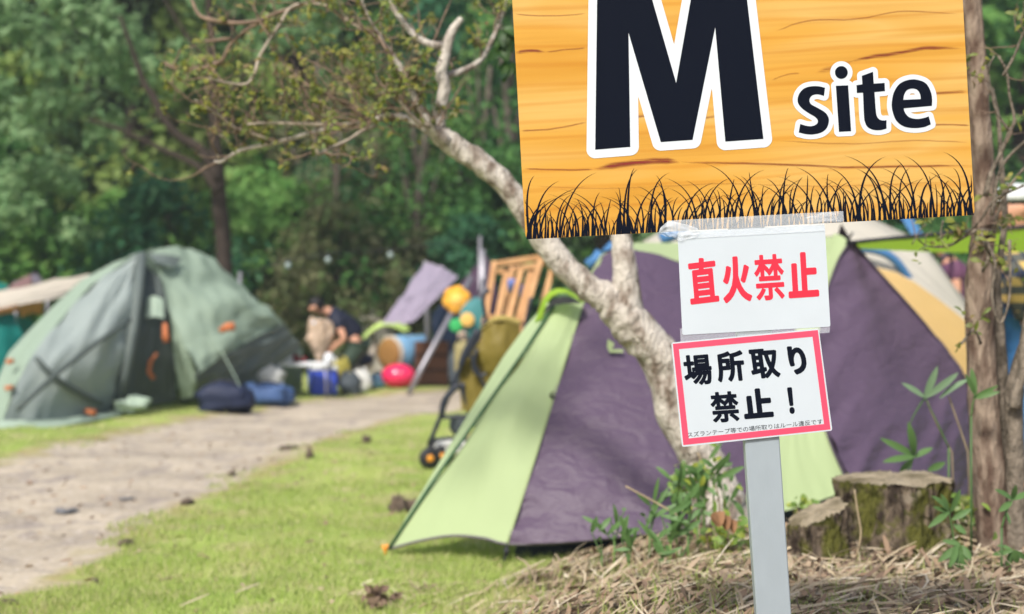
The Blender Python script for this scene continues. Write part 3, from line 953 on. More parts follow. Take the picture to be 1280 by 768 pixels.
# purple side wall
o = patch([[(634, 680, 6.1), (668, 575, 6.3), (699, 475, 6.6), (729, 380, 6.95), (752, 324, 7.2)],
           [(720, 677, 6.05), (735, 570, 6.27), (750, 468, 6.55), (765, 375, 6.92), (775, 313, 7.22)],
           [(850, 664, 6.05), (846, 565, 6.27), (838, 470, 6.55), (830, 390, 6.9), (822, 319, 7.24)],
           [(900, 654, 6.1), (905, 560, 6.32), (915, 480, 6.6), (920, 405, 6.95), (905, 345, 7.25)],
           [(932, 648, 6.16), (945, 560, 6.37), (975, 480, 6.69), (1000, 405, 7.0), (1030, 330, 7.25)]],
          60, 50, lambda u, v, p: wrk(p, 25, .016, 1.6, 7.5, 3) * (1.1 - v) + wrk(p, 50, .008, 3, 15, 9) * max(0, .7 - v) + .014 * math.exp(-v * 7) * math.sin(u * 26 + 4 * math.sin(u * 9)) - .015 * math.sin(u * math.pi) * math.sin(v * math.pi))
o.build('side_panel', m_purp, tent)
# lime roof strip above the purple wall
o = patch([[(728, 380, 6.95), (744, 336, 7.2), (756, 322, 7.22), (775, 311, 7.235), (800, 313, 7.24), (822, 318, 7.245), (870, 332, 7.25), (905, 344, 7.25), (1030, 330, 7.26)],
           [(718, 378, 7.05), (738, 334, 7.4), (760, 312, 7.5), (790, 304, 7.55), (815, 303, 7.55), (850, 304, 7.5), (900, 303, 7.5), (950, 300, 7.5), (1042, 296, 7.4)]], 6, 50)
o.build('roof_panel', m_lime, tent)
# lime pole sleeve panel at the right
o = patch([[(930, 649, 6.14), (943, 560, 6.35), (973, 480, 6.67), (998, 405, 6.98), (1030, 326, 7.24), (1042, 292, 7.28)],
           [(1000, 634, 6.2), (990, 560, 6.38), (1000, 480, 6.66), (1022, 405, 6.96), (1036, 345, 7.14), (1052, 295, 7.25)],
           [(1064, 612, 6.3), (1034, 542, 6.45), (1020, 470, 6.7), (1030, 385, 7.0), (1046, 330, 7.15), (1062, 303, 7.22)]],
          18, 40, lambda u, v, p: wr(u, v, p, .006, (4, 9), 6) + .01 * math.sin(u * math.pi))
o.build('pole_panel', m_lime, tent)


def folds(u, v, p):
    return wrk(p, 42, .05, 1.3, 6.5, 4) * max(0, 1 - u * .8) * (1.05 - .6 * v) + wrk(p, 30, .012, 2.6, 15, 6) * (1 - .7 * u) + .012 * math.sin(u * 22 + 3 * v) * v * (1 - u) - .03 * math.sin(u * math.pi) * math.sin(v * math.pi)


# right purple wall, creased towards the apex
o = patch([[(1066, 614, 6.3), (1034, 542, 6.45), (1020, 470, 6.7), (1030, 385, 7.0), (1046, 330, 7.15), (1062, 304, 7.22)],
           [(1130, 620, 6.5), (1110, 540, 6.62), (1095, 465, 6.8), (1085, 390, 7.0), (1072, 335, 7.16), (1063, 304, 7.22)],
           [(1190, 620, 6.8), (1180, 545, 6.9), (1150, 470, 7.0), (1118, 395, 7.1), (1083, 335, 7.2), (1065, 304, 7.23)],
           [(1222, 618, 7.3), (1222, 545, 7.25), (1212, 482, 7.22), (1160, 410, 7.2), (1100, 342, 7.22), (1067, 304, 7.24)]],
          70, 70, folds)
o.build('door_panel', m_purp, tent)
mb = MB(); mb.tube([Vector(q) for q in spline([P(*q) for q in ((1067, 304, 7.225), (1100, 342, 7.205), (1160, 410, 7.185), (1212, 482, 7.205))], 16)], .007, 6)
mb.build('seam_tape', fabric('dark_purple_tape', (.06, .045, .07), .05), tent)
# far walls close the dome behind
o = patch([[(718, 378, 7.05), (760, 312, 7.5), (850, 304, 7.5), (950, 300, 7.5), (1042, 296, 7.4), (1066, 304, 7.24), (1222, 618, 7.3)],
           [(700, 480, 7.6), (770, 400, 8.1), (860, 380, 8.3), (950, 380, 8.3), (1050, 390, 8.2), (1120, 420, 8.0), (1225, 600, 7.6)],
           [(690, 596, 8.2), (770, 596, 8.6), (860, 590, 8.9), (950, 590, 8.9), (1050, 592, 8.8), (1120, 600, 8.4), (1225, 620, 7.8)]], 20, 40)
o.build('rear_panel', m_purp, tent)
# inner tent below the hem
o = patch([[(640, 702, 6.32), (700, 700, 6.3), (790, 694, 6.32), (900, 684, 6.38), (1040, 660, 6.5), (1180, 640, 6.9)],
           [(652, 660, 6.4), (704, 655, 6.4), (790, 650, 6.42), (900, 640, 6.5), (1040, 610, 6.6), (1170, 600, 7.0)]], 8, 40, lambda u, v, p: wr(u, v, p, .02, (8, 2), 1))
o.build('inner_tent', m_navy, tent)
mb = MB()
mb.tube([P(634, 680, 6.09), P(633, 692, 6.09), P(628, 706, 6.06)], .006, 6)
mb.box(P(633, 690, 6.085), (.022, .012, .03)); mb.build('hem_strap', m_dark, tent)
mb = MB()
pk = P(481, 690, 6.36); mb.tube([pk + Vector((.01, 0, -.06)), pk + Vector((0, 0, .012)), pk + Vector((-.012, 0, .03))], .007, 8); mb.box(pk + Vector((.01, 0, .022)), (.02, .012, .022), ry=.5)
mb.build('peg', m_orange, tent)
# small printed emblem and toggle on the walls
mb = MB(); mb.box(P(690, 496, 6.5), (.018, .01, .014), ry=.6); mb.tube([P(687, 495, 6.49), P(690, 490, 6.485), P(694, 494, 6.49)], .003, 6); mb.build('toggle', m_dark, tent)
for poly in ([(760, 424), (768, 430), (765, 437), (779, 437), (779, 441), (762, 441), (759, 434)],):
    mb = MB(); prism(mb, poly, 6.62, 6.63); mb.build('emblem', m_lime, tent, smooth=False)
mb = MB(); mb.tube([Vector(q) for q in spline([P(*q) for q in ((634, 680, 6.085), (668, 575, 6.285), (699, 475, 6.585), (729, 380, 6.93), (752, 323, 7.18))], 24)], .005, 6); mb.build('seam_tape', fabric('lime_seam', (.34, .42, .2), .1), tent)
mb = MB(); mb.tube([Vector(q) for q in spline([P(*q) for q in ((1064, 612, 6.28), (1034, 542, 6.43), (1020, 470, 6.68), (1030, 385, 6.98), (1046, 330, 7.13), (1062, 303, 7.2))], 24)], .006, 6); mb.build('seam_tape', fabric('plum_seam', (.07, .05, .075), .05), tent)
# lifted awning to the right
o = patch([[(1064, 303, 7.2), (1120, 298, 7.1), (1200, 291, 7.0), (1290, 284, 6.9), (1420, 276, 6.8)], [(1072, 311, 7.3), (1125, 312, 7.28), (1200, 314, 7.25), (1290, 313, 7.2), (1420, 312, 7.1)]], 8, 40, lambda u, v, p: .01 * math.sin(u * math.pi))
o.build('awning', m_limeb, tent)
mb = MB(); mb.tube([P(1058, 304, 7.19), P(1120, 297.5, 7.09), P(1200, 290, 6.99), P(1290, 283, 6.89), P(1420, 275, 6.79)], .010, 6)
mb.tube([P(1058, 306, 7.19), P(1062, 297, 7.18), P(1066, 291, 7.17)], .006, 6); mb.build('awning_edge', m_dark, tent)
mb = MB(); mb.tube([P(1420, 275, 6.8), Vector((P(1420, 275, 6.8).x + .02, 6.8, gz(3.0, 6.8)))], .009, 8); mb.build('awning_pole', mat('grey_aluminium', (.35, .36, .38), rough=.35, metal=.7), tent)

# ================================================================== green dome tent
m_sage = fabric('sage_nylon', (.33, .42, .325), .25, .1, 2.5)
m_gry = fabric('grey_green_nylon', (.29, .335, .315), .12, .1, 2.5)
m_gryd = fabric('dark_grey_nylon', (.12, .145, .135), .1, .12, 2.5)
m_mesh = fabric('mesh_door', (.085, .105, .098), .1, .1, 3)
m_paleg = fabric('pale_sage', (.38, .48, .38), .2, .1, 3)
tb = P(190, 512, 15.6); tb.z = 0
gt = empty('dome_tent', tb, 'large sage and grey green dome tent across the dirt path', 'tent')
wv_ = lambda a, s_: (lambda u, v, p: wr(u, v, p, a, (5, 5), s_))
patch([[(172, 318, 15.5), (122, 352, 14.9), (74, 402, 14.2), (34, 455, 13.5), (2, 530, 13.0)], [(174, 319, 15.45), (150, 362, 14.8), (122, 415, 14.2), (94, 470, 13.8), (72, 526, 13.6)], [(177, 320, 15.4), (172, 370, 15.0), (165, 422, 14.7), (155, 470, 14.6), (144, 514, 14.7)]], 30, 30, wv_(.05, 1)).build('front_panel', m_gry, gt)
patch([[(190, 311, 15.6), (110, 345, 15.2), (48, 402, 14.6), (6, 452, 13.9), (-24, 545, 13.2)], [(172, 318, 15.5), (122, 352, 14.9), (74, 402, 14.2), (34, 455, 13.5), (2, 530, 13.0)]], 8, 30, wv_(.03, 2)).build('side_trim', m_sage, gt)
patch([[(-26, 546, 12.7), (0, 544, 12.55), (55, 537, 12.8), (110, 526, 13.6), (150, 520, 14.2), (185, 510, 14.9)], [(-20, 538, 12.95), (4, 528, 12.95), (72, 524, 13.55), (112, 519, 14.1), (146, 512, 14.65), (180, 500, 15.2)]], 6, 30, wv_(.06, 3)).build('mud_flap', m_paleg, gt)
patch([[(176, 320, 15.45), (172, 370, 15.1), (165, 422, 14.8), (155, 470, 14.7), (144, 513, 14.75)], [(190, 340, 15.4), (192, 385, 15.2), (188, 430, 15.1), (184, 470, 15.1), (182, 508, 15.2)], [(199, 345, 15.4), (212, 395, 15.3), (217, 440, 15.3), (220, 475, 15.4), (222, 503, 15.5)]], 20, 26, wv_(.05, 4)).build('mesh_door', m_mesh, gt)
patch([[(188, 312, 15.6), (200, 345, 15.4), (214, 393, 15.25), (231, 432, 15.1), (250, 466, 15.1)], [(222, 309, 15.9), (238, 345, 15.7), (256, 385, 15.5), (272, 420, 15.4), (280, 444, 15.4)], [(254, 318, 16.3), (276, 348, 16.1), (296, 375, 15.9), (308, 400, 15.9), (318, 422, 16.0)], [(284, 341, 16.6), (312, 366, 16.5), (334, 385, 16.4), (348, 397, 16.4), (354, 405, 16.5)]], 30, 30, wv_(.06, 5)).build('fly', m_sage, gt)
patch([[(250, 466, 15.1), (280, 444, 15.4), (318, 422, 16.0), (354, 405, 16.5)], [(238, 490, 15.4), (275, 474, 15.6), (312, 455, 16.0), (366, 420, 16.6)], [(216, 503, 15.6), (262, 500, 15.8), (306, 486, 16.2), (378, 436, 16.8)]], 20, 26, wv_(.06, 6)).build('lower_wall', m_gryd, gt)
patch([[(214, 395, 15.2), (218, 435, 15.2), (222, 470, 15.3), (226, 500, 15.5)], [(232, 434, 15.12), (240, 452, 15.15), (246, 475, 15.25), (240, 496, 15.4)]], 10, 14, wv_(.03, 7)).build('door_panel', m_sage, gt)
patch([[(184, 373, 15.12), (193, 370, 15.12), (204, 374, 15.15)], [(182, 398, 15.0), (192, 396, 15.0), (205, 398, 15.05)]], 6, 10, wv_(.02, 8)).build('door_window', m_paleg, gt)
patch([[(184, 318, 15.48), (205, 318, 15.5), (228, 322, 15.7)], [(196, 329, 15.32), (210, 332, 15.4), (220, 334, 15.5)]], 6, 10).build('roof_vent', m_gryd, gt)
patch([[(190, 311, 15.6), (222, 309, 15.9), (254, 318, 16.3), (284, 341, 16.6), (354, 405, 16.5), (378, 436, 16.8)], [(150, 340, 17.4), (222, 340, 17.6), (262, 350, 17.8), (292, 380, 17.8), (340, 430, 17.6), (378, 470, 17.4)], [(120, 500, 17.6), (222, 490, 18.2), (262, 490, 18.4), (292, 490, 18.4), (340, 490, 18.2), (378, 490, 17.8)]], 14, 30).build('rear_wall', m_sage, gt)
patch([[(190, 311, 15.6), (110, 345, 15.2), (48, 402, 14.6), (6, 452, 13.9), (-24, 545, 13.2)], [(150, 340, 17.4), (100, 380, 17), (40, 430, 16.5), (0, 470, 16), (-30, 520, 15.5)], [(120, 500, 17.6), (60, 500, 17.3), (0, 505, 16.8), (-20, 510, 16.3), (-40, 520, 15.5)]], 14, 24).build('rear_wall', m_gry, gt)
mb = MB()
for a_, b2 in (((47, 447, 13.55), (128, 504, 14.2)), ((24, 512, 13.1), (164, 400, 14.55))):
    q0, q1 = P(*a_), P(*b2)
    n_ = 12
    pts = []
    for k in range(n_ + 1):
        pp = q0.lerp(q1, k / n_); pts.append(pp + Vector((0, -.22 * math.sin(math.pi * k / n_) - .05, 0)))
    mb.tube(pts, .028, 6)
mb.build('cross_strap', m_mesh, gt)
mb = MB(); mb.tube([P(177, 319, 15.3), P(172, 370, 14.92), P(165, 422, 14.62), P(155, 470, 14.5), P(144, 514, 14.6)], .055, 8); mb.build('pole_sleeve', m_gryd, gt)
m_org = fabric('orange_print', (.50, .16, .06), .1)
for pts, y, w in (([(206, 404), (207, 420), (208, 428)], 15.0, 9), ([(196, 442), (188, 452), (186, 465), (192, 474)], 14.95, 6), ([(275, 414), (284, 409), (293, 408)], 15.2, 11), ([(12, 449), (13, 455)], 13.5, 10), ([(11, 482), (12, 488)], 13.2, 11), ([(106, 513), (114, 516), (120, 516)], 13.9, 9)):
    mb = MB(); mb.tube([P(p[0], p[1], y) for p in pts], [w / 2 * y / F * (.6 if (k == 0 and len(pts) > 2) else 1) for k in range(len(pts))], 8); mb.build('orange_patch', m_org, gt)
mb = MB(); mb.blob(P(167, 506, 14.3), (.15, .1, .075), 18, 12, .9, seed=3); mb.build('rolled_flap', m_paleg, gt)
mb = MB(); mb.tube([P(255, 402, 15.5), P(275, 435, 15.1), P(296, 475, 14.9), P(303, 492, 14.8)], .006, 5); mb.build('guy_line', m_paleg, gt)

# ================================================================== cream tent behind
m_cream = fabric('cream_nylon', (.60, .56, .48), .3, .06, 4)
m_yel = fabric('apricot_nylon', (.62, .42, .17), .3, .08, 4)
m_bluef = fabric('blue_nylon', (.07, .20, .42), .15, .08, 4)
tb = P(1000, 560, 10.4); tb.z = 0
ct = empty('dome_tent', tb, 'cream and apricot dome tent with blue stripes behind the purple tent', 'tent')
patch([[(1240, 440, 10.0), (1199, 394, 10.0), (1135, 350, 10.05), (1091, 333, 10.1), (1040, 312, 10.2), (960, 320, 10.2), (870, 370, 10.0), (760, 470, 9.9)],
       [(1252, 450, 10.2), (1206, 386, 10.3), (1177, 345, 10.4), (1146, 310, 10.5), (1060, 268, 10.6), (960, 262, 10.7), (860, 280, 10.5), (745, 360, 10.2)],
       [(1262, 480, 11), (1215, 390, 11.1), (1182, 346, 11.2), (1148, 306, 11.4), (1060, 262, 11.6), (960, 252, 11.6), (860, 272, 11.4), (742, 340, 11)]], 16, 50, wv_(.03, 11)).build('roof_panel', m_cream, ct)
patch([[(1270, 590, 9.75), (1220, 590, 9.65), (1180, 590, 9.6), (1080, 590, 9.5), (960, 590, 9.5), (840, 590, 9.5), (720, 590, 9.6)],
       [(1258, 520, 9.9), (1215, 480, 9.85), (1170, 450, 9.8), (1100, 405, 9.9), (960, 380, 9.9), (850, 430, 9.8), (735, 530, 9.75)],
       [(1240, 440, 10.0), (1199, 394, 10.0), (1135, 350, 10.05), (1091, 333, 10.1), (1040, 312, 10.2), (960, 320, 10.2), (870, 370, 10.0), (760, 470, 9.9)]], 16, 40, wv_(.04, 12)).build('wall_panel', m_yel, ct)
patch([[(1262, 480, 11), (1222, 400, 11.2), (1148, 306, 11.4), (1060, 262, 11.6), (960, 252, 11.6), (860, 272, 11.4), (742, 340, 11)], [(1270, 560, 12), (1200, 560, 12.5), (1120, 550, 12.8), (1060, 550, 13), (960, 550, 13), (860, 550, 13), (742, 560, 12.4)]], 10, 30).build('rear_panel', m_cream, ct)
mb = MB(); mb.tube([Vector(q) for q in spline([P(1060, 309, 10.06), P(1098, 314, 10.03), P(1120, 327, 10.05), P(1138, 352, 10.1)], 14)], .03, 8); mb.build('pole_sleeve', m_bluef, ct)
patch([[(1126, 272, 10.6), (1136, 288, 10.55), (1144, 302, 10.5)], [(1140, 272, 10.55), (1150, 286, 10.5), (1156, 298, 10.5)]], 6, 8).build('blue_panel', m_bluef, ct)
for q in (((735, 333), (746, 325), (752, 316)), ((758, 318), (764, 312), (770, 306)), ((826, 300), (840, 294), (858, 290))):
    mb = MB(); mb.tube([P(a_, b2, 9.9) for a_, b2 in q], .045, 8); mb.build('blue_panel', m_bluef, ct)

# ================================================================== trees in front
m_bark = mat('mottled_pale_bark', (.56, .51, .44), rough=.9, col2=(.19, .145, .11), scale=14, bump=1.0, bscale=55, stretch=(1.6, 1.6, .7), lo=.45, hi=.66, detail=7, spec=.2)
m_twig = mat('pale_twig', (.42, .35, .27), rough=.85, var=.4, scale=30, spec=.2)
m_twigd = mat('brown_twig', (.25, .175, .125), rough=.85, var=.4, scale=30, spec=.2)
m_yg = mat('yellow_green_leaf', (.3, .35, .05), rough=.5, trans=.4, island=[(.24, .27, .04), (.16, .22, .05), (.30, .29, .05), (.12, .18, .05), (.27, .19, .08)], spec=.3)
YT = 5.4
tb = P(896, 600, YT); tb.z = gz(tb.x, YT)
wt = empty('leaning_tree', tb, 'white-barked crooked tree leaning left behind the notices', 'tree')
mb = MB()
px_tube(mb, [(926, 720, 90), (908, 660, 78), (888, 600, 60), (870, 560, 54), (850, 518, 54), (837, 478, 52), (822, 445, 50), (800, 415, 52), (780, 396, 50), (760, 374, 40), (735, 360, 34), (705, 333, 32), (680, 300, 31), (655, 262, 29), (634, 234, 28), (608, 210, 28), (580, 190, 27), (556, 174, 27), (545, 163, 20)], YT, 18, .22, 8)
px_tube(mb, [(792, 425, 40), (783, 395, 46), (783, 362, 36), (780, 325, 30), (777, 296, 28, .02), (772, 200, 25, .05), (760, 80, 22, .1), (765, -60, 18, .15)], YT, 12, .14, 5, seed=2)
mb.build('trunk', m_bark, wt)
limbs = [[(550, 174, 27), (548, 150, 20), (552, 130, 19), (556, 108, 18), (551, 92, 18), (556, 72, 16), (560, 52, 15), (567, 36, 12), (577, 23, 9)],
         [(556, 58, 13), (540, 56, 11), (522, 48, 10), (506, 30, 9), (490, 8, 8), (470, -22, 7)],
         [(552, 96, 12, .03), (575, 90, 10, .06), (600, 76, 8, .1), (615, 50, 7, .14), (629, 15, 5, .18), (636, -25, 4, .2)],
         [(560, 178, 20, -.02), (540, 158, 13, -.05), (524, 132, 9, -.08), (510, 105, 8, -.1), (497, 80, 6, -.13), (478, 50, 5, -.15), (462, 25, 4, -.2), (448, -12, 3, -.25)],
         [(562, 182, 22), (540, 166, 15), (518, 153, 10, .03), (504, 147, 9, .05), (485, 145, 8, .08), (461, 152, 7, .1), (430, 157, 7, .15), (391, 166, 7, .2), (348, 178, 6, .25), (320, 184, 6, .28), (297, 190, 6, .3), (278, 202, 5, .32), (268, 202, 3, .33)],
         [(430, 157, 6, .15), (399, 156, 5, .1), (336, 154, 4, .05), (309, 156, 3, .0)],
         [(350, 178, 5, .25), (328, 172, 5, .2), (293, 160, 4, .12), (274, 145, 4, .06), (258, 135, 3, .0), (244, 125, 2, -.05)],
         [(469, 158, 6, .08), (453, 164, 5, .0), (434, 176, 5, -.08), (410, 187, 5, -.14), (399, 193, 5, -.17), (396, 187, 4, -.18)],
         [(540, 160, 9, .05), (520, 128, 7, .15), (508, 96, 6, .2), (492, 68, 5, .25), (477, 52, 5, .28), (455, 38, 5, .3), (425, 20, 5, .3), (408, 8, 5, .3), (384, 5, 5, .28), (363, 10, 5, .25), (350, 30, 5, .22), (338, 48, 4, .2), (325, 70, 5, .17), (317, 94, 4, .14), (307, 106, 6, .12), (285, 104, 3, .08), (260, 98, 2, .05)],
         [(536, 158, 9, -.06), (521, 152, 6, -.1), (500, 128, 4, -.15), (492, 115, 3, -.2)],
         [(275, 200, 3, .32), (268, 186, 2, .3), (264, 178, 2, .3)], [(290, 188, 3, .3), (286, 178, 2, .28), (274, 168, 2, .26)]]
cent = []
for i, l in enumerate(limbs):
    l = [(a_[0], a_[1], a_[2] * .88) + tuple(a_[3:]) for a_ in l]
    mb = MB(); w_, _ = px_tube(mb, l, YT, 8 if i > 3 else 10, .14, 4, seed=i + 5)
    mb.build('limb', m_bark if i < 5 else m_twig, wt); cent.append(w_)
l2 = [[(236, -10, 4, .5), (248, 18, 5, .45), (265, 25, 6, .42), (290, 29, 6, .38), (320, 27, 6, .36), (345, 17, 6, .35), (372, 8, 6, .33), (420, -10, 6, .3)],
      [(206, 78, 4, .5), (214, 84, 6, .5), (232, 88, 6, .5), (258, 84, 6, .48), (278, 75, 6, .46), (288, 56, 5, .44), (308, 38, 5, .42), (330, 26, 5, .38)],
      [(256, 52, 3, .46), (275, 50, 5, .45), (290, 48, 5, .43)], [(214, 84, 3, .5), (222, 72, 2, .5), (225, 62, 2, .5)]]
for i, l in enumerate(l2):
    mb = MB(); w_, _ = px_tube(mb, l, YT + .3, 7, .12, 4, seed=i + 40); mb.build('limb', m_twigd, wt)
    if i < 2: cent.append(w_[::2])
tw = MB(); lf = MB(); rt = random.Random(5)


LEAFY = .075


def twig(p, d, ln, r, depth):
    pts = [p]; q = p.copy(); dd = d.normalized()
    n_ = 5
    for k in range(n_):
        dd = (dd + Vector((rt.gauss(0, .22), rt.gauss(0, .22), rt.gauss(.05, .2)))).normalized()
        q = q + dd * ln / n_; pts.append(q.copy())
    tw.tube(pts, [r * (1 - .75 * k / n_) for k in range(n_ + 1)], 5)
    for k in range(1, n_ + 1):
        if depth > 0 and rt.random() < .5:
            sd_ = Vector((rt.gauss(0, 1), rt.gauss(0, 1), rt.gauss(.2, 1))).normalized()
            twig(pts[k], dd * .5 + sd_ * .8, ln * rt.uniform(.35, .6), r * .6, depth - 1)
        if rt.random() < LEAFY + .12 * (depth == 0):
            for _ in range(rt.choice([1, 1, 2, 3])):
                v = Vector((rt.gauss(0, 1), rt.gauss(0, .8), rt.gauss(-.2, .8))).normalized()
                lf.leaf(pts[k], pts[k] + v * rt.uniform(.014, .036), rt.uniform(.010, .02), sag=.1, seg=4)


for ci, (w_, dens) in enumerate(zip(cent, (0, .35, .45, .7, .32, .7, .6, .5, .42, .8, .5, .4, .3, .3))):
    for k in range(2, len(w_) - 1):
        if rt.random() < dens:
            t = (w_[k + 1] - w_[k - 1]).normalized()
            sd_ = Vector((rt.gauss(-.3, .8), rt.gauss(0, .6), rt.gauss(.55, .7))).normalized()
            twig(w_[k], t * .55 + sd_, rt.uniform(.08, .28), rt.uniform(.003, .005), 2)
# the loose leafy spray in front of the main fork
for k in range(26):
    a_ = (rt.uniform(365, 500), rt.uniform(70, 158)); twig(P(a_[0], a_[1], YT + rt.uniform(-.1, .4)), Vector((-.5, 0, rt.uniform(.0, .8))), rt.uniform(.12, .28), .003, 2)
    tw.tube([P(a_[0], a_[1], YT + .1), P(min(a_[0] + 30, 500), a_[1] + rt.uniform(5, 25), YT + .1), P(min(a_[0] + 75, 522), min(a_[1] + 40, 150), YT + .08)], .0028, 5)
tw.build('twigs', m_twigd, wt)
lf.build('leaves', m_yg, wt)
lf = MB()
for k in range(26):
    c = P(rt.uniform(622, 640), rt.uniform(32, 92), YT + .3); v = Vector((rt.gauss(0, .6), rt.gauss(0, .5), -1)).normalized()
    lf.leaf(c, c + v * rt.uniform(.05, .09), rt.uniform(.03, .05), sag=.1)
lf.build('leaves', mat('dark_green_leaf', (.03, .08, .02), rough=.5, trans=.25, island=[(.03, .09, .02), (.05, .11, .015), (.02, .06, .02)]), wt)

m_bark2 = mat('brown_flaking_bark', (.33, .255, .19), rough=.9, col2=(.11, .07, .05), scale=13, bump=.9, bscale=30, stretch=(2.5, 2.5, .7), lo=.36, hi=.62, detail=7, spec=.2)
m_bark3 = mat('grey_bark', (.26, .215, .165), rough=.85, col2=(.12, .10, .075), scale=18, bump=.8, bscale=50, stretch=(2, 2, 1), spec=.2)
YR = 4.65
tb = P(1245, 685, YR); tb.z = gz(tb.x, YR)
rtree = empty('slender_tree', tb, 'brown-barked tree of several thin stems at the right edge', 'tree')
mb = MB(); px_tube(mb, [(1250, 725, 50), (1244, 690, 42), (1239, 650, 40), (1236, 600, 42), (1232, 550, 40), (1229, 500, 38), (1226, 440, 36), (1224, 380, 37), (1225, 330, 32), (1229, 290, 30), (1230, 240, 28), (1226, 170, 27), (1222, 100, 26), (1217, 40, 25), (1212, -20, 26), (1206, -120, 24)], YR, 14, .13, 4, seed=31)
mb.build('trunk', m_bark2, rtree)
for l, dY in (([(1262, 715, 24), (1260, 660, 20), (1258, 600, 19), (1255, 540, 18), (1252, 480, 18), (1249, 430, 17), (1246, 390, 15), (1246, 350, 10), (1252, 310, 8), (1256, 270, 8), (1252, 210, 7), (1248, 150, 5), (1240, 110, 4)], .06),
              ([(1272, 715, 30), (1270, 650, 24), (1269, 590, 23), (1268, 530, 22), (1268, 490, 22), (1276, 450, 18), (1284, 420, 16), (1296, 330, 14), (1300, 200, 12)], -.03),
              ([(1268, 510, 16), (1272, 488, 12), (1277, 470, 12), (1281, 430, 10)], -.07)):
    mb = MB(); px_tube(mb, [(a_[0], a_[1], a_[2], dY) for a_ in l], YR, 10, .13, 4, seed=int(l[0][0])); mb.build('stem', m_bark3, rtree)
mb = MB(); tw = MB(); lf = MB()
brs = [[(1240, 290, 6), (1222, 288, 5), (1206, 296, 4), (1185, 308, 3), (1160, 308, 2), (1148, 300, 2)], [(1232, 245, 7, -.1), (1240, 215, 6, -.12), (1252, 190, 5, -.14), (1262, 165, 5, -.16), (1268, 150, 4, -.17), (1262, 120, 3, -.18), (1258, 90, 3, -.19), (1248, 70, 3, -.2)],
       [(1262, 165, 4, -.16), (1246, 140, 3, -.17), (1238, 110, 3, -.18), (1236, 85, 2, -.19), (1243, 70, 2, -.2)], [(1240, 270, 5, -.1), (1248, 220, 4, -.12), (1262, 195, 4, -.13), (1290, 170, 4, -.15)], [(1238, 300, 5, -.05), (1252, 255, 4, -.1), (1268, 225, 4, -.12), (1300, 190, 3, -.13)],
       [(1254, 95, 4, -.19), (1268, 70, 3, -.2), (1275, 52, 3, -.21), (1282, 35, 2, -.22)], [(1228, 340, 4, -.15), (1236, 320, 5, -.18), (1226, 290, 4, -.18)], [(1226, 430, 4, -.15), (1218, 412, 3, -.17), (1206, 425, 4, -.18), (1202, 430, 3, -.18)],
       [(1232, 300, 5, -.2), (1244, 330, 4, -.2), (1240, 370, 3, -.2), (1250, 405, 3, -.2), (1262, 370, 3, -.2), (1262, 300, 4, -.2)], [(1180, 308, 2), (1176, 292, 2), (1179, 276, 2)], [(1140, 306, 1.6), (1150, 288, 1.6), (1158, 280, 1.6)], [(1206, 296, 3), (1226, 275, 3, -.1), (1244, 250, 3, -.15), (1280, 232, 3, -.2)]]
rt = random.Random(9)
for l in brs:
    w_, _ = px_tube(mb, l, YR - .05, 7, .1, 4, seed=3)
    for k in range(2, len(w_)):
        if rt.random() < .2:
            sd_ = Vector((rt.gauss(0, .8), rt.gauss(0, .6), rt.gauss(.5, .6))).normalized(); tw = MB(); twig(w_[k], sd_, rt.uniform(.04, .16), .0022, 1); tw.build('twig', m_twigd, rtree)
mb.build('branches', m_bark3, rtree)
for k in range(26):
    q = rt.choice(brs)[-1]; c = P(q[0] + rt.gauss(0, 8), q[1] + rt.gauss(0, 12), YR - .2)
    lf.leaf(c, c + Vector((rt.gauss(0, 1), rt.gauss(0, 1), rt.gauss(.2, .8))).normalized() * rt.uniform(.015, .035), rt.uniform(.008, .016), seg=4)
lf.build('leaves', m_yg, rtree)

# ================================================================== stumps
def moss_mat():
    m, nt, b = new_mat('mossy_bark'); N, L = nt.nodes, nt.links; b.inputs['Roughness'].default_value = .95; b.inputs['Specular IOR Level'].default_value = .1
    tc = N.new('ShaderNodeTexCoord')

    def nz(sc_, st, det=8, dist=.4):
        mp = N.new('ShaderNodeMapping'); mp.inputs['Scale'].default_value = st; L.new(tc.outputs['Object'], mp.inputs[0])
        n_ = N.new('ShaderNodeTexNoise'); n_.inputs['Scale'].default_value = sc_; n_.inputs['Detail'].default_value = det; n_.inputs['Distortion'].default_value = dist; L.new(mp.outputs[0], n_.inputs['Vector']); return n_.outputs['Fac']

    def mix(f, a_, b2, lo, hi):
        mr = N.new('ShaderNodeMapRange'); mr.inputs[1].default_value = lo; mr.inputs[2].default_value = hi; L.new(f, mr.inputs[0])
        q = N.new('ShaderNodeMix'); q.data_type = 'RGBA'; L.new(mr.outputs[0], q.inputs['Factor'])
        for k_, v in (('A', a_), ('B', b2)):
            if isinstance(v, tuple): q.inputs[k_].default_value = (*v, 1)
            else: L.new(v, q.inputs[k_])
        return q.outputs['Result']
    c = mix(nz(16, (2, 2, .6)), (.035, .026, .020), (.20, .155, .11), .40, .66)
    c = mix(nz(9, (1, 1, .9)), c, (.26, .225, .165), .60, .72)
    c = mix(nz(11, (1.2, 1.2, 1)), c, (.085, .084, .02), .47, .58)
    c = mix(nz(30, (1, 1, 1)), c, (.05, .05, .014), .54, .68)
    L.new(c, b.inputs['Base Color'])
    bp = N.new('ShaderNodeBump'); bp.inputs['Strength'].default_value = 1; bp.inputs['Distance'].default_value = .03; L.new(nz(24, (1.6, 1.6, .8)), bp.inputs['Height']); L.new(bp.outputs[0], b.inputs['Normal'])
    return m


m_moss = moss_mat()
m_cut = mat('weathered_cut_wood', (.34, .285, .20), rough=.95, col2=(.12, .10, .06), scale=11, bump=.6, bscale=60, spec=.1)


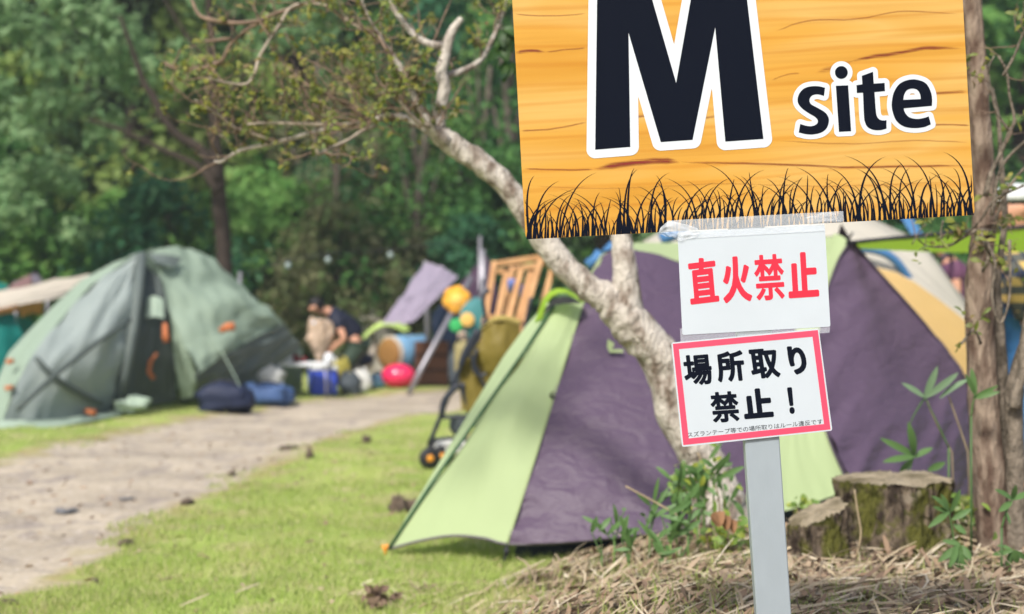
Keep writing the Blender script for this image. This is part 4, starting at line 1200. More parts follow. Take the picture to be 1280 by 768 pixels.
def stump(px, py_top, py_base, w, Y, lab, slope=(0, 0), seed=0):
    c = P(px, py_top, Y); r = w / 2 * Y / F; z0 = gz(c.x, c.y) - .05; zt = c.z
    o = empty('tree_stump', (c.x, c.y, z0 + .05), lab, 'tree stump')
    n, m = 150, 44
    vs = []; fs = []
    for i in range(m + 1):
        t = i / m
        for k in range(n):
            a_ = 2 * math.pi * k / n; d = Vector((math.cos(a_), math.sin(a_), 0))
            z = z0 + (zt - z0) * t
            rr_ = r * (1 + .42 * (1 - t) ** 3 + .05 + .16 * mnoise.noise(d * 1.5 + Vector((seed, 0, t * .6))) + .09 * mnoise.noise(d * 4.5 + Vector((seed, 3, t * .8))) + .06 * mnoise.noise(d * 11 + Vector((seed, 9, t * 4))) + .035 * mnoise.noise(d * 26 + Vector((seed, 9, t * 11))) - .16 * max(0, .35 - abs(mnoise.noise(d * 5.5 + Vector((seed, 20, t * .9))))) + .05 * mnoise.noise(d * 9 + Vector((seed, 2, t * 9))))
            ztop = slope[0] * d.x * rr_ + slope[1] * d.y * rr_ + .007 * mnoise.noise(d * 2 + Vector((seed, 5, 5))) + .012 * mnoise.noise(d * 13 + Vector((seed, 5, 8)))
            vs.append(Vector((c.x + d.x * rr_, c.y + d.y * rr_, z + ztop * t)))
    for i in range(m):
        for k in range(n):
            k2 = (k + 1) % n; fs.append((i * n + k, i * n + k2, (i + 1) * n + k2, (i + 1) * n + k))
    mb = MB(); mb.add(vs, fs); mb.build('bark', m_moss, o)
    mb = MB(); top = [v.copy() for v in vs[-n:]]; rings = [top]
    for q in (.97, .8, .6, .4, .2, .02):
        rings.append([Vector((c.x + (v.x - c.x) * q, c.y + (v.y - c.y) * q, zt + (v.z - zt) * q + .008 * (q < .95) + .006 * mnoise.noise(Vector((v.x * 30 * q, v.y * 30 * q, seed))))) for v in top])
    mb.add([v for r_ in rings for v in r_], [(i * n + k, i * n + (k + 1) % n, (i + 1) * n + (k + 1) % n, (i + 1) * n + k) for i in range(6) for k in range(n)])
    mb.build('cut_top', m_cut, o)


stump(1117, 599, 690, 136, 4.85, 'wide mossy tree stump with a flat sawn top left of the slender tree', (0.02, 0), 1.0)
stump(1022, 641, 712, 70, 4.62, 'small slanted tree stump just right of the grey post', (.42, .1), 5.0)

# ================================================================== bamboo grass and plants
m_bam = mat('bamboo_leaf', (.12, .22, .06), rough=.5, trans=.3, island=[(.11, .22, .05), (.17, .30, .07), (.09, .18, .06), (.22, .33, .08)], spec=.4)
m_bamp = mat('pale_bamboo_leaf', (.25, .36, .2), rough=.45, trans=.3, island=[(.24, .36, .20), (.20, .31, .17)], spec=.4)
m_stalk = mat('straw_stalk', (.40, .31, .19), rough=.8, var=.3, scale=20)
rl = random.Random(21)
GB = 'bamboo grass shoots on the mound'


def plant(name, Y, stems, leaves, lab, cat, m=None, dry=False):
    b0 = P(stems[0][0][0], stems[0][0][1], Y); z = gz(b0.x, Y)
    o = empty(name, (b0.x, Y, z), lab, cat, GB if name == 'bamboo_grass' else None)
    mb = MB()
    for s_ in stems:
        q = spline([np.array((a_[0], a_[1], 0.0)) for a_ in s_], 9); pts = [P(v[0], v[1], Y) for v in q]
        mb.tube(pts, [.0034 * (1 - .5 * k / 8) for k in range(9)], 6)
    g0 = Vector((b0.x, Y, z - .02)); mb.tube([g0, b0], .0034, 6)
    mb.build('stem', m_stalk if dry else m_bam, o)
    for l in leaves:
        mb = MB(); y0 = Y + rl.uniform(-.01, .01)
        mb.leaf(P(l[0], l[1], y0), P(l[2], l[3], y0 - (l[5] if len(l) > 5 else rl.uniform(-.03, .05))), l[4] * Y / F, Vector((rl.uniform(-.5, .5), -1, rl.uniform(.1, 1.0))), sag=rl.uniform(.0, .09), seg=8)
        mb.build('leaf', m or m_bam, o)


plant('bamboo_grass', 5.1, [[(1186, 560), (1170, 525), (1156, 497)], [(1156, 497), (1142, 520), (1136, 535)]], [(1156, 497, 1127, 479, 8), (1156, 497, 1172, 458, 9), (1157, 497, 1198, 466, 9), (1175, 498, 1212, 474, 8)], 'tall bamboo grass shoot with pale leaves against the purple tent', 'plant', m_bamp)
plant('bamboo_grass', 5.1, [[(1125, 612), (1136, 590), (1143, 570)]], [(1143, 570, 1100, 548, 9), (1143, 568, 1135, 527, 10), (1142, 571, 1103, 578, 9), (1143, 572, 1166, 560, 9), (1141, 574, 1124, 592, 8), (1160, 588, 1182, 578, 9)], 'bright green bamboo grass shoot rising behind the wide stump', 'plant')
plant('bamboo_grass', 4.35, [[(1196, 706), (1197, 690), (1200, 682)]], [(1200, 682, 1172, 703, 9), (1199, 681, 1189, 722, 11), (1200, 682, 1197, 728, 12), (1201, 682, 1206, 724, 11), (1202, 682, 1214, 700, 9), (1200, 680, 1178, 676, 7), (1196, 682, 1186, 710, 9)], 'drooping bluish green bamboo grass tuft at the foot of the slender tree', 'plant')
plant('bamboo_grass', 4.4, [[(1196, 700), (1190, 660), (1186, 640)]], [(1186, 640, 1164, 620, 8), (1186, 640, 1176, 618, 8), (1186, 640, 1160, 660, 8), (1188, 640, 1200, 612, 9), (1190, 650, 1214, 636, 8), (1188, 642, 1166, 634, 7), (1192, 655, 1208, 668, 8)], 'bushy bamboo grass between the wide stump and the slender tree', 'plant')
plant('bamboo_grass', 4.25, [[(1252, 660), (1258, 640), (1266, 625)]], [(1266, 625, 1243, 612, 8), (1266, 624, 1270, 606, 7), (1266, 625, 1292, 614, 8), (1265, 627, 1248, 640, 8), (1258, 640, 1262, 656, 6)], 'small bamboo grass shoot in front of the slender tree stems', 'plant')
plant('bamboo_grass', 4.25, [[(1262, 716), (1263, 700), (1266, 688)]], [(1266, 688, 1240, 694, 7), (1266, 688, 1258, 708, 9), (1266, 688, 1272, 704, 9), (1265, 688, 1246, 682, 6), (1266, 688, 1284, 700, 7)], 'low bamboo grass tuft in the bottom right corner by the tree', 'plant')
plant('bamboo_grass', 4.5, [[(1214, 520), (1216, 505), (1219, 495)]], [(1219, 495, 1207, 468, 7), (1219, 495, 1214, 460, 8), (1216, 497, 1248, 482, 6), (1218, 498, 1250, 490, 7)], 'green bamboo leaves crossing the trunk of the slender tree', 'plant')
for k, (px, py, n_, sc_, lab) in enumerate([(768, 676, 5, 34, 'sparse bamboo grass tuft at the hem of the purple wall'), (850, 700, 6, 34, 'spreading bamboo grass tuft in the straw just left of the post'), (892, 606, 9, 30, 'bamboo grass clump high against the white trunk behind the post'), (812, 668, 8, 40, 'bamboo grass tuft with long arching blades before the purple wall, nearest the white trunk'), (872, 650, 11, 40, 'tall pale bamboo grass clump just left of the post'), (786, 704, 6, 34, 'bamboo grass tuft left of the post with long upright blades'), (752, 694, 4, 30, 'small bamboo grass tuft in front of the purple wall, left-hand one'), (838, 680, 9, 34, 'dense bamboo grass clump in front of the white trunk'),
                                          (846, 628, 8, 28, 'bamboo grass clump left of the white trunk foot'), (880, 622, 8, 26, 'bamboo grass clump hugging the white trunk foot'), (908, 640, 7, 26, 'leafy clump beside the post at the white trunk foot'), (826, 712, 5, 36, 'bamboo grass tuft nearest the bottom edge left of the post'),
                                          (860, 660, 8, 28, 'bamboo grass clump in the middle of the straw left of the post')]):
    Y = 4.6 if k in (1, 5, 7, 11, 12) else 4.9
    lv = []
    for q in range(n_):
        a_ = rl.uniform(-2.9, -.3) if q % 3 else rl.uniform(-2.6, -.6); ln = sc_ * rl.uniform(.6, 1.2)
        bx, by = px + rl.gauss(0, 7), py - rl.uniform(6, 38)
        lv.append((bx, by, bx + math.cos(a_) * ln, by + math.sin(a_) * ln * .9 + (rl.uniform(20, 34) if q % 4 == 0 else 0), rl.uniform(4.5, 8)))
    st = [[(px, py), ((px + l[0]) / 2, (py + l[1]) / 2), (l[0], l[1])] for l in lv[::2]]
    plant('bamboo_grass', Y, st, lv, lab, 'plant')
m_round = mat('round_leaf', (.13, .22, .04), rough=.45, trans=.3, island=[(.12, .22, .04), (.20, .30, .05), (.30, .34, .04), (.08, .16, .04)])
for px, py, Y, w, n_, lab in ((905, 672, 4.75, 34, 70, 'low broad-leaved weed beside the post foot of the white tree'), (870, 600, 5.0, 34, 60, 'yellow green leafy weed at the base of the white trunk'), (998, 632, 5.1, 12, 16, 'yellow green weed between the post and the small stump'), (1210, 640, 4.75, 24, 46, 'mixed leafy weed between the wide stump and slender tree')):
    c = P(px, py, Y); z = gz(c.x, Y); o = empty('leafy_weed', (c.x, Y, z), lab, 'plant')
    mb = MB(); ms_ = MB()
    for k in range(n_):
        q = Vector((c.x + rl.gauss(0, w * .5 * Y / F), Y + rl.gauss(0, .06), 0)); q.z = max(gz(q.x, q.y) + .02, c.z + rl.gauss(0, w * .45 * Y / F))
        d = Vector((rl.gauss(0, 1), rl.gauss(-.3, .8), rl.gauss(.3, .7))).normalized()
        mb.leaf(q, q + d * rl.uniform(.025, .05), rl.uniform(.015, .028), sag=.1, seg=5)
        if k % 4 == 0: ms_.tube([Vector((c.x + rl.gauss(0, .02), Y, z - .01)), q.lerp(Vector((c.x, Y, z)), .4) + Vector((rl.gauss(0, .01), 0, .01)), q], .0016, 5)
    mb.build('leaves', m_round, o); ms_.build('stem', m_stalk, o)
# dry canes and sticks
for l, Y, lab in (([(782, 608), (808, 622), (840, 640), (862, 655)], 4.8, 'thin dry stick leaning out of the weeds before the purple wall'), ([(1190, 566), (1172, 532), (1158, 500)], 5.12, 'pale dry stalk behind the tall bamboo shoot'), ([(1210, 566), (1198, 530), (1186, 496)], 5.12, 'pale dry stalk nearest the slender trunk'),
                  ([(1068, 612), (1072, 640), (1076, 668), (1070, 698)], 4.55, 'bent pale cane hanging down the wide stump'), ([(872, 566), (884, 590), (896, 612), (900, 640)], 5.1, 'dry stick propped along the white trunk foot')):
    q = spline([np.array((a_[0], a_[1], 0.)) for a_ in l], 14); mb = MB()
    pts = [P(v[0], v[1], Y) for v in q]
    if 'stalk' in lab: pts = [Vector((pts[0].x + .01, Y, gz(pts[0].x, Y)))] + pts
    mb.tube(pts, .0032, 6); tag(mb.build('dry_stick', m_stalk, loc=pts[0]), lab, 'stick', 'dry sticks among the plants')
# dead broad leaf
mb = MB(); c = P(904, 652, 4.6)
for k in range(3): mb.leaf(P(893 + k * 10, 655 + 3 * k, 4.6), P(906 + k * 8, 640 + 6 * k, 4.56), .05, Vector((0, -1, .5)), sag=.15, seg=8)
tag(mb.build('dead_leaf', mat('tan_leaf', (.38, .20, .10), rough=.8, var=.4, scale=30, trans=.1), loc=c), 'tan dead leaf lying in the weeds beside the post', 'leaf')

# ================================================================== camp gear in the background
def thing(name, px, Y, lab, cat, group=None):
    x = (px - 640) * Y / F
    o = empty(name, (x, Y, gz(x, Y)), lab, cat, group); o['kind'] = 'thing'; return o


def sack(name, px, py0, py1, w, Y, m, lab, cat='bag', power=.7, wob=.25, lean=0.0, seed=0, d=.7, straps=True, ms=None):
    """a soft bag: body, and a carrying strap"""
    o = thing(name, px, Y, lab, cat); k = Y / F
    z0 = o.location.z; h = (py1 - py0) * k; r = w / 2 * k
    z0 = max(z0, CZ - (py1 - 384) * k) if py1 < 384 + 1958 / Y - 3 else z0
    M = Matrix.Rotation(lean, 3, 'Y'); mb = MB()
    mb.blob((o.location.x, Y, z0 + h / 2), (r, r * d, h / 2), 22, 16, wob, M, seed, power); mb.build('body', m, o)
    if straps:
        mb = MB(); mb.tube([Vector((o.location.x, Y, z0 + h / 2)) + M @ Vector((r * .5 * math.cos(a_), -r * d * .6, h * .42 + h * .22 * math.sin(a_))) for a_ in np.linspace(0, math.pi, 9)], .014, 6); mb.build('strap', ms or m_dark, o)
    return o


m_nv = fabric('navy_cloth', S(34, 42, 66), .03, .2, 6); m_bl = fabric('slate_blue_cloth', S(70, 96, 140), .05, .2, 6)
m_wh = fabric('white_cloth', (.66, .66, .62), .15, .2, 6); m_bg = fabric('beige_cloth', (.56, .50, .42), .15, .2, 5)
m_ol = fabric('olive_yellow_cloth', S(158, 148, 66), .1, .2, 6); m_dg = fabric('dark_grey_cloth', S(70, 78, 84), .05, .2, 6)
m_lb = fabric('light_blue_cloth', S(120, 165, 200), .15, .1, 5); m_lv = fabric('lavender_tarp', S(152, 142, 160), .2, .1, 3)
m_dp = fabric('dark_purple_cloth', S(74, 54, 72), .08, .1, 3); m_teal = fabric('teal_cloth', S(16, 112, 104), .15, .1, 3)
m_metal = mat('grey_tube', (.30, .29, .32), rough=.4, metal=.5); m_wp = mat('white_plastic', (.68, .70, .72), rough=.35)
m_wood = mat('pale_timber', S(198, 154, 106), rough=.7, col2=S(165, 120, 76), scale=6, stretch=(1, 1, .3)); m_blk = mat('black_rubber', (.012, .012, .014), rough=.6)
sack('duffel_bag', 282, 483, 520, 64, 14.9, m_nv, 'dark navy duffel bag on the grass in front of the green tent', wob=.5, seed=2)
sack('duffel_bag', 336, 482, 508, 62, 15.9, m_bl, 'slate blue duffel bag beside the navy one at the edge of the path', wob=.45, seed=4, power=.6)
sack('cloth_sack', 326, 456, 490, 56, 16.5, m_wh, 'off-white lumpy sack behind the slate blue duffel bag', wob=.4, seed=5, straps=False)
sack('cloth_sack', 437, 466, 494, 28, 17.6, m_dg, 'small dark grey bag between the blue cooler and the white bag', wob=.3, seed=7)
sack('cloth_sack', 452, 462, 491, 24, 17.9, m_wh, 'white upright bag leaning left of the pink ball', lean=-.35, seed=8)
sack('cloth_sack', 430, 448, 491, 26, 17.75, m_ol, 'olive yellow bag slumped against the blue cooler', lean=-.4, wob=.3, seed=9)
sack('cloth_sack', 472, 470, 489, 20, 18.3, m_lb, 'small light blue bag just left of the pink ball', seed=10)
t = thing('camp_table', 378, 17.0, 'white folding camp table crowded with things in front of the bending man', 'table')
k = 17.0 / F; zt = CZ - (455 - 384) * k; mb = MB(); mb.box((t.location.x, 17.0, zt), (70 * k, .5, .04)); bevel(mb.build('table_top', m_wp, t, False), .01)
for sx_ in (-1, 1):
    for sy in (-1, 1):
        mb = MB(); mb.tube([(t.location.x + sx_ * 31 * k, 17 + sy * .2, zt), (t.location.x + sx_ * 33 * k, 17 + sy * .22, t.location.z)], .013, 8); mb.build('leg', m_metal, t)
for px, w, h, m_, y, lab, nm in ((352, 26, 16, m_wp, 16.95, 'white lidded box at the left end of the camp table', 'storage_box'), (372, 13, 12, mat('red_plastic', S(150, 50, 54), rough=.4), 17.1, 'small red pot on the camp table left of the bending man', 'cooking_pot'), (411, 12, 12, m_wp, 16.9, 'white jug at the right end of the camp table', 'water_jug')):
    o = empty(nm, ((px - 640) * y / F, y, zt + .02), lab, nm.split('_')[1]); mb = MB(); r = w / 2 * k; hh = h * k
    if nm == 'storage_box':
        mb.box((o.location.x, y, zt + .021 + hh * .4), (2 * r, .3, hh * .8)); bevel(mb.build('body', m_, o, False), .015); mb = MB(); mb.box((o.location.x, y, zt + .022 + hh * .9), (2.1 * r, .32, hh * .2)); bevel(mb.build('lid', m_, o, False), .01)
    else:
        mb.lathe((o.location.x, y, zt + .021), [(r * .8, 0), (r, hh * .1), (r, hh * .7), (r * .6, hh * .9), (r * .6, hh)], 18); mb.build('body', m_, o)
        mb = MB(); mb.tube([Vector((o.location.x + r * (1 + .5 * math.sin(a_)), y, zt + hh * (.25 + .2 * (1 - math.cos(a_))))) for a_ in np.linspace(0, math.pi, 8)], .01, 6); mb.build('handle', m_, o)
o = thing('cool_box', 403, 17.55, 'bright blue cool box on the grass under the right end of the camp table', 'cooler'); k = 17.55 / F
m_cb = mat('blue_plastic', S(62, 88, 205), rough=.35); m_cb2 = mat('dark_blue_plastic', S(38, 52, 150), rough=.4)
mb = MB(); mb.box((o.location.x, 17.55, o.location.z + .15), (32 * k, .26, .30), rz=.35); bevel(mb.build('body', m_cb, o, False), .02)
mb = MB(); mb.box((o.location.x, 17.55, o.location.z + .327), (33 * k, .28, .05), rz=.35); bevel(mb.build('lid', m_wp, o, False), .012)
mb = MB(); mb.tube([(o.location.x - .15, 17.4, o.location.z + .3), (o.location.x - .12, 17.38, o.location.z + .40), (o.location.x + .12, 17.36, o.location.z + .40), (o.location.x + .15, 17.4, o.location.z + .3)], .01, 6); mb.build('handle', m_cb2, o)
o = thing('beach_ball', 498, 18.3, 'glossy pink inflatable ball on the grass near the path', 'ball'); k = 18.3 / F
m_ball = mat('pink_vinyl', S(226, 46, 92), rough=.18)
mb = MB(); mb.blob((o.location.x, 18.3, o.location.z + .15), (.225, .2, .16), 28, 18); mb.build('skin', m_ball, o); mb = MB(); mb.lathe((o.location.x + .05, 18.12, o.location.z + .2), [(.012, -.01), (.012, .012), (.006, .016)], 10, 'Y'); mb.build('valve', m_wp, o)
# drum-like play tunnel with lime cover
o = thing('play_tunnel', 490, 18.9, 'pop-up play tunnel with brown end, lime and light blue skin behind the pink ball', 'tunnel'); k = 18.9 / F
c = P(486, 442, 18.75); Mz = Matrix.Rotation(-.7, 3, 'Z')
mb = MB(); mb.lathe(c, [(.205, 0), (.19, -.02), (.1, -.03)], 28, 'Y', Mz); mb.build('end_disc', fabric('brown_cloth', S(150, 110, 60), .05, .1), o)
mb = MB(); mb.lathe(c, [(.215, .01), (.235, .02), (.235, .05), (.225, .06)], 28, 'Y', Mz); mb.build('hoop', m_bg, o)
mb = MB(); mb.lathe(c, [(.225, .062), (.24, .2), (.225, .42), (.24, .62), (.21, .66)], 28, 'Y', Mz); mb.build('tunnel_skin', m_lb, o)
patch([[(452, 428, 18.7), (464, 414, 18.72), (486, 407, 18.8), (504, 415, 18.9)], [(456, 418, 19.0), (472, 405, 19.1), (498, 402, 19.2), (514, 412, 19.3)]], 8, 18, wv_(.03, 21)).build('cover', fabric('lime_cloth', S(200, 226, 130), .2, .1), o)
sack('folded_chair_bag', 458, 425, 470, 20, 18.9, m_bg, 'pinkish beige folded chair bag leaning left of the play tunnel', cat='bag', lean=.3, seed=30)
sack('stuff_sack', 455, 443, 458, 22, 18.6, m_nv, 'small navy stuff sack right of the bending man', seed=31)
sack('light_bag', 518, 420, 462, 28, 19.3, m_lb, 'light blue and white bag under the lavender tarp', lean=-.5, seed=33, ms=m_wp)
# lavender tarp on poles with the dark shelter behind
o = thing('tarp_shelter', 545, 18.6, 'lavender grey tarp pitched on leaning grey poles beside the dark purple shelter', 'tarp')
patch([[(478, 404, 17.9), (505, 366, 18.3), (532, 327, 18.8)], [(497, 405, 17.8), (524, 370, 18.2), (553, 334, 18.7)], [(515, 404, 17.8), (545, 374, 18.2), (573, 346, 18.7)]], 14, 18, wv_(.04, 22)).build('canopy', m_lv, o)
for a_, b2 in (((589, 347, 18.4), (526, 462, 17.7)), ((532, 327, 18.8), (536, 478, 19.0))):
    mb = MB(); q1 = P(*b2); q1.z = max(gz(q1.x, q1.y), 0) if b2[1] > 470 else q1.z
    mb.tube([P(*a_), q1, Vector((q1.x + (q1.x - P(*a_).x) * .25, q1.y, gz(q1.x, q1.y)))] if b2[1] < 470 else [P(*a_), q1], .035, 8); mb.build('pole', m_metal, o)
o = thing('dark_shelter', 600, 19.6, 'dark purple pointed shelter behind the wooden rack and lavender tarp', 'tent')
patch([[(560, 375, 19.0), (580, 350, 19.3), (604, 322, 19.6)], [(588, 400, 18.9), (598, 370, 19.2), (607, 322, 19.6)], [(640, 440, 19.0), (625, 380, 19.3), (610, 322, 19.6)]], 14, 16, wv_(.05, 23)).build('side_wall', m_dp, o)
patch([[(540, 392, 19.6), (540, 430, 19.6), (540, 478, 19.6)], [(580, 360, 19.7), (585, 420, 19.7), (590, 480, 19.7)], [(640, 400, 19.9), (645, 440, 19.9), (650, 480, 19.9)]], 12, 14, wv_(.05, 24)).build('rear_wall', fabric('dark_navy_cloth', S(16, 34, 58), .03, .1), o)
mb = MB(); mb.tube([P(603, 312, 18.9), P(604, 372, 18.9), Vector((P(604, 480, 18.9).x, 18.9, 0))], .04, 8); mb.build('pole', m_metal, o)
o = thing('wooden_crate', 540, 18.9, 'brown wooden box standing under the dark shelter', 'crate'); z0 = o.location.z; mb = MB()
for q in range(3): mb.box((o.location.x, 18.75, z0 + .12 + .2 * q), (.42, .02, .16))
mb.build('slats', mat('brown_timber', S(92, 58, 36), rough=.8), o, False); mb = MB(); mb.box((o.location.x, 18.95, z0 + .3), (.44, .36, .6)); mb.build('body', mat('dark_timber', S(60, 38, 26), rough=.8), o, False)
# flower cushion, dotted bag
m_fl = mat('yellow_plush', S(226, 164, 52), rough=.9, var=.1, scale=10)
o = empty('flower_cushion', P(571, 375, 17.6), 'yellow flower-shaped cushion hanging on the leaning grey pole', 'cushion'); c = P(571, 375, 17.6); mb = MB()
for q in range(6):
    a_ = q * math.pi / 3 + .3; mb.blob((c.x + .085 * math.cos(a_), c.y - .02, c.z + .085 * math.sin(a_)), (.095, .06, .095), 14, 10)
mb.build('petals', m_fl, o); mb = MB(); mb.blob((c.x, c.y - .06, c.z), (.09, .05, .09), 14, 10); mb.build('centre', mat('pale_orange_plush', S(240, 186, 92), rough=.9), o)
o = empty('dotted_bag', P(588, 400, 16.9), 'teal bag with yellow and green dots hanging from the dark shelter pole', 'bag'); c = P(590, 400, 16.9); mb = MB()
mb.blob(c, (.15, .06, .26), 20, 14, .2, Matrix.Rotation(.3, 3, 'Y'), 3, .8); mb.build('body', fabric('teal_print_cloth', S(70, 130, 132), .1, .2), o)
for px, py, r, col in ((584, 400, .085, S(216, 172, 92)), (570, 407, .08, S(50, 160, 88)), (578, 420, .06, S(170, 150, 132))):
    q = P(px, py, 16.78); mb = MB(); mb.blob(q, (r, .02, r), 16, 10); mb.build('dot', mat('dot_print', col, rough=.8), o)
mb = MB(); mb.tube([P(594, 384, 16.88), P(600, 366, 16.9), P(604, 350, 18.0)], .012, 6); mb.build('strap', m_dark, o)
sack('cloth_sack', 580, 425, 470, 26, 16.6, fabric('khaki_print_cloth', S(150, 140, 96), .1, .2), 'khaki patterned bag standing under the dotted teal bag', seed=35)
sack('cloth_sack', 576, 440, 486, 30, 17.4, m_dg, 'dark grey pack standing by the tarp pole behind the stroller', seed=36)
# wooden rack
o = thing('wooden_rack', 648, 10.8, 'tall timber slatted rack leaning behind the stroller and purple tent', 'rack')
for nm, bars in (('upright', [((618, 328, 10.6), (607, 398, 10.3)), ((676, 324, 10.7), (649, 418, 10.3)), ((692, 330, 11.1), (672, 405, 10.9)), ((640, 334, 11.0), (632, 396, 10.8))]),
                 ('rail', [((615, 331, 10.62), (680, 321, 10.7)), ((622, 340, 11.0), (672, 332, 11.05)), ((676, 326, 10.7), (696, 338, 11.1)), ((606, 396, 10.32), (652, 402, 10.32))]),
                 ('slat', [((634, 336, 10.7), (621, 400, 10.4)), ((651, 338, 10.7), (635, 402, 10.4)), ((664, 338, 10.75), (646, 404, 10.45))])):
    for a_, b2 in bars:
        mb = MB(); mb.beam(P(*a_), P(*b2), .044, .04); bevel(mb.build(nm, m_wood, o, False), .004)
for p in ((607, 398, 10.3), (649, 418, 10.3), (672, 405, 10.9), (632, 396, 10.8)):
    q = P(*p); mb = MB(); mb.beam(q, Vector((q.x - .06, q.y - .05, gz(q.x, q.y))), .058, .045); mb.build('leg', m_wood, o, False)
for px, py in ((640, 357), (654, 364)):
    c = P(px, py, 10.85); q = empty('blue_bottle', c, 'small blue cup hanging inside the timber rack, %s' % ('paler left one' if px == 640 else 'deeper blue right one'), 'cup'); mb = MB()
    mb.lathe((c.x, c.y, c.z - .05), [(.03, 0), (.04, .09), (.036, .1)], 16); mb.build('body', mat('blue_cup', S(110, 130, 200) if px == 640 else S(60, 110, 190), rough=.4), q); mb = MB(); mb.tube([c + Vector((.04 + .02 * math.sin(a_), 0, .03 * math.cos(a_))) for a_ in np.linspace(0, math.pi, 7)], .005, 6); mb.build('handle', m_wp, q)
# stroller
YS = 9.85
o = thing('pushchair', 590, YS, 'olive green folding pushchair with orange wheel hubs left of the purple tent', 'pushchair')
m_olv = fabric('olive_canvas', S(118, 104, 42), .12, .1, 5); m_olh = fabric('sand_canvas', S(176, 158, 88), .12, .1, 5); m_fr = mat('dark_frame_tube', (.016, .02, .032), rough=.4); m_hub = mat('orange_hub', (.7, .28, .03), rough=.4)
patch([[(603, 408, YS - .18), (600, 440, YS - .22), (606, 466, YS - .2)], [(625, 398, YS - .2), (625, 436, YS - .28), (627, 470, YS - .22)], [(650, 404, YS - .1), (652, 440, YS - .2), (650, 470, YS - .16)]], 14, 14, wv_(.02, 40)).build('canopy', m_olv, o)
patch([[(600, 412, YS - .2), (623, 400, YS - .23), (650, 406, YS - .12)], [(603, 404, YS - .1), (625, 394, YS - .1), (650, 400, YS - .05)]], 6, 16).build('canopy_edge', m_olh, o)
patch([[(575, 448, YS - .1), (574, 480, YS - .16), (577, 512, YS - .2)], [(590, 428, YS - .05), (590, 470, YS - .1), (594, 516, YS - .18)], [(618, 430, YS), (618, 470, YS - .05), (622, 512, YS - .12)]], 14, 16, wv_(.03, 41)).build('seat', m_olv, o)
mb = MB(); mb.blob(P(566, 560, YS), (.12, .13, .055), 18, 12, .2, None, 3, .6); mb.build('basket', m_wh, o)
sack('small_bag', 574, 518, 545, 24, YS - .02, m_dg, 'grey bag tucked in the front of the pushchair', seed=44, straps=False)
for pts, r in (([(536, 556), (551, 520), (576, 458), (600, 420), (607, 398)], .016), ([(578, 478), (580, 500), (590, 522), (612, 560)], .016), ([(551, 522), (590, 520), (620, 516)], .014), ([(540, 550), (570, 548), (612, 556)], .012), ([(586, 440), (600, 470), (620, 512)], .012), ([(607, 398), (604, 372), (612, 362)], .014), ([(576, 458), (582, 440), (598, 412)], .024), ([(640, 470), (656, 410), (664, 372)], .014), ([(596, 436), (592, 460), (602, 470), (622, 456)], .014), ([(552, 520), (556, 500), (574, 480)], .022)):
    for dy in (0, .34):
        mb = MB(); q = spline([P(a_, b2, YS - .17 + dy) for a_, b2 in pts], 12); mb.tube([Vector(v) for v in q], r, 8); mb.build('frame_tube', m_fr, o)
for px, py, dy in ((537, 570, -.22), (552, 568, -.12), (545, 566, .17), (560, 565, .27), (612, 566, -.2), (622, 566, .2)):
    c = P(px, py, YS + dy); r = min(.075, c.z - gz(c.x, c.y)) if c.z - gz(c.x, c.y) > .05 else .075
    c.z = gz(c.x, c.y) + .073; Mw = Matrix.Rotation(.35, 3, 'Z')
    mb = MB(); mb.lathe(c, [(.022, -.02), (.066, -.02), (.073, -.01), (.073, .01), (.066, .02), (.022, .02)], 24, 'Y', Mw); w_ = mb.build('wheel', m_blk, o)
    mb = MB(); mb.lathe(c, [(.008, -.026), (.020, -.025), (.026, -.02), (.026, .02), (.020, .025), (.008, .026)], 20, 'Y', Mw); mb.build('hub', m_hub, w_)
# far-left camp
o = thing('beige_tarp', 45, 18.5, 'beige tarp roof with orange side flaps behind the green dome tent', 'tarp')
patch([[(-40, 372, 17.5), (10, 362, 17.8), (60, 352, 18.2), (112, 343, 18.6)], [(-40, 384, 17.2), (8, 375, 17.5), (60, 364, 18.0), (110, 352, 18.5)], [(-40, 392, 17), (4, 386, 17.3), (54, 376, 17.8), (106, 366, 18.4)]], 8, 20, wv_(.05, 50)).build('canopy', m_bg, o)
patch([[(-40, 392, 17), (2, 386, 17.3), (22, 380, 17.5)], [(-40, 400, 17.1), (-2, 395, 17.4), (26, 387, 17.6)]], 6, 12, wv_(.03, 51)).build('side_flap', fabric('orange_tan_cloth', S(214, 150, 96), .2, .1), o)
patch([[(24, 378, 17.9), (44, 374, 18.0), (56, 366, 18.1)], [(26, 398, 18.0), (36, 392, 18.1), (52, 394, 18.2)]], 6, 12, wv_(.03, 52)).build('side_flap', fabric('orange_cloth', S(206, 150, 84), .2, .1), o)
for px, y in ((-30, 17.2), (60, 18.3)):
    mb = MB(); q = P(px, 366, y); mb.tube([q, Vector((q.x, q.y, 0))], .03, 8); mb.build('pole', m_metal, o)
o = thing('teal_tent', -10, 17.6, 'teal tent at the left edge behind the green dome tent', 'tent')
patch([[(-90, 440, 17.0), (-60, 480, 16.9), (-40, 494, 17.0)], [(-20, 392, 17.4), (-6, 440, 17.1), (0, 490, 17.0)], [(18, 394, 17.6), (28, 420, 17.5), (46, 478, 17.6)]], 12, 14, wv_(.05, 53)).build('wall', m_teal, o)
patch([[(18, 394, 17.6), (28, 420, 17.5), (46, 478, 17.6)], [(40, 400, 18.6), (50, 430, 18.6), (60, 476, 18.6)]], 6, 12).build('side_wall', m_teal, o)
o = thing('roof_tarp', 15, 21, 'small maroon and teal awning peeking above the beige tarp', 'awning')
patch([[(-20, 352, 20.6), (0, 353, 20.6), (12, 357, 20.6)], [(-20, 364, 20.4), (0, 362, 20.4), (10, 363, 20.4)]], 5, 8).build('canopy', m_teal, o)
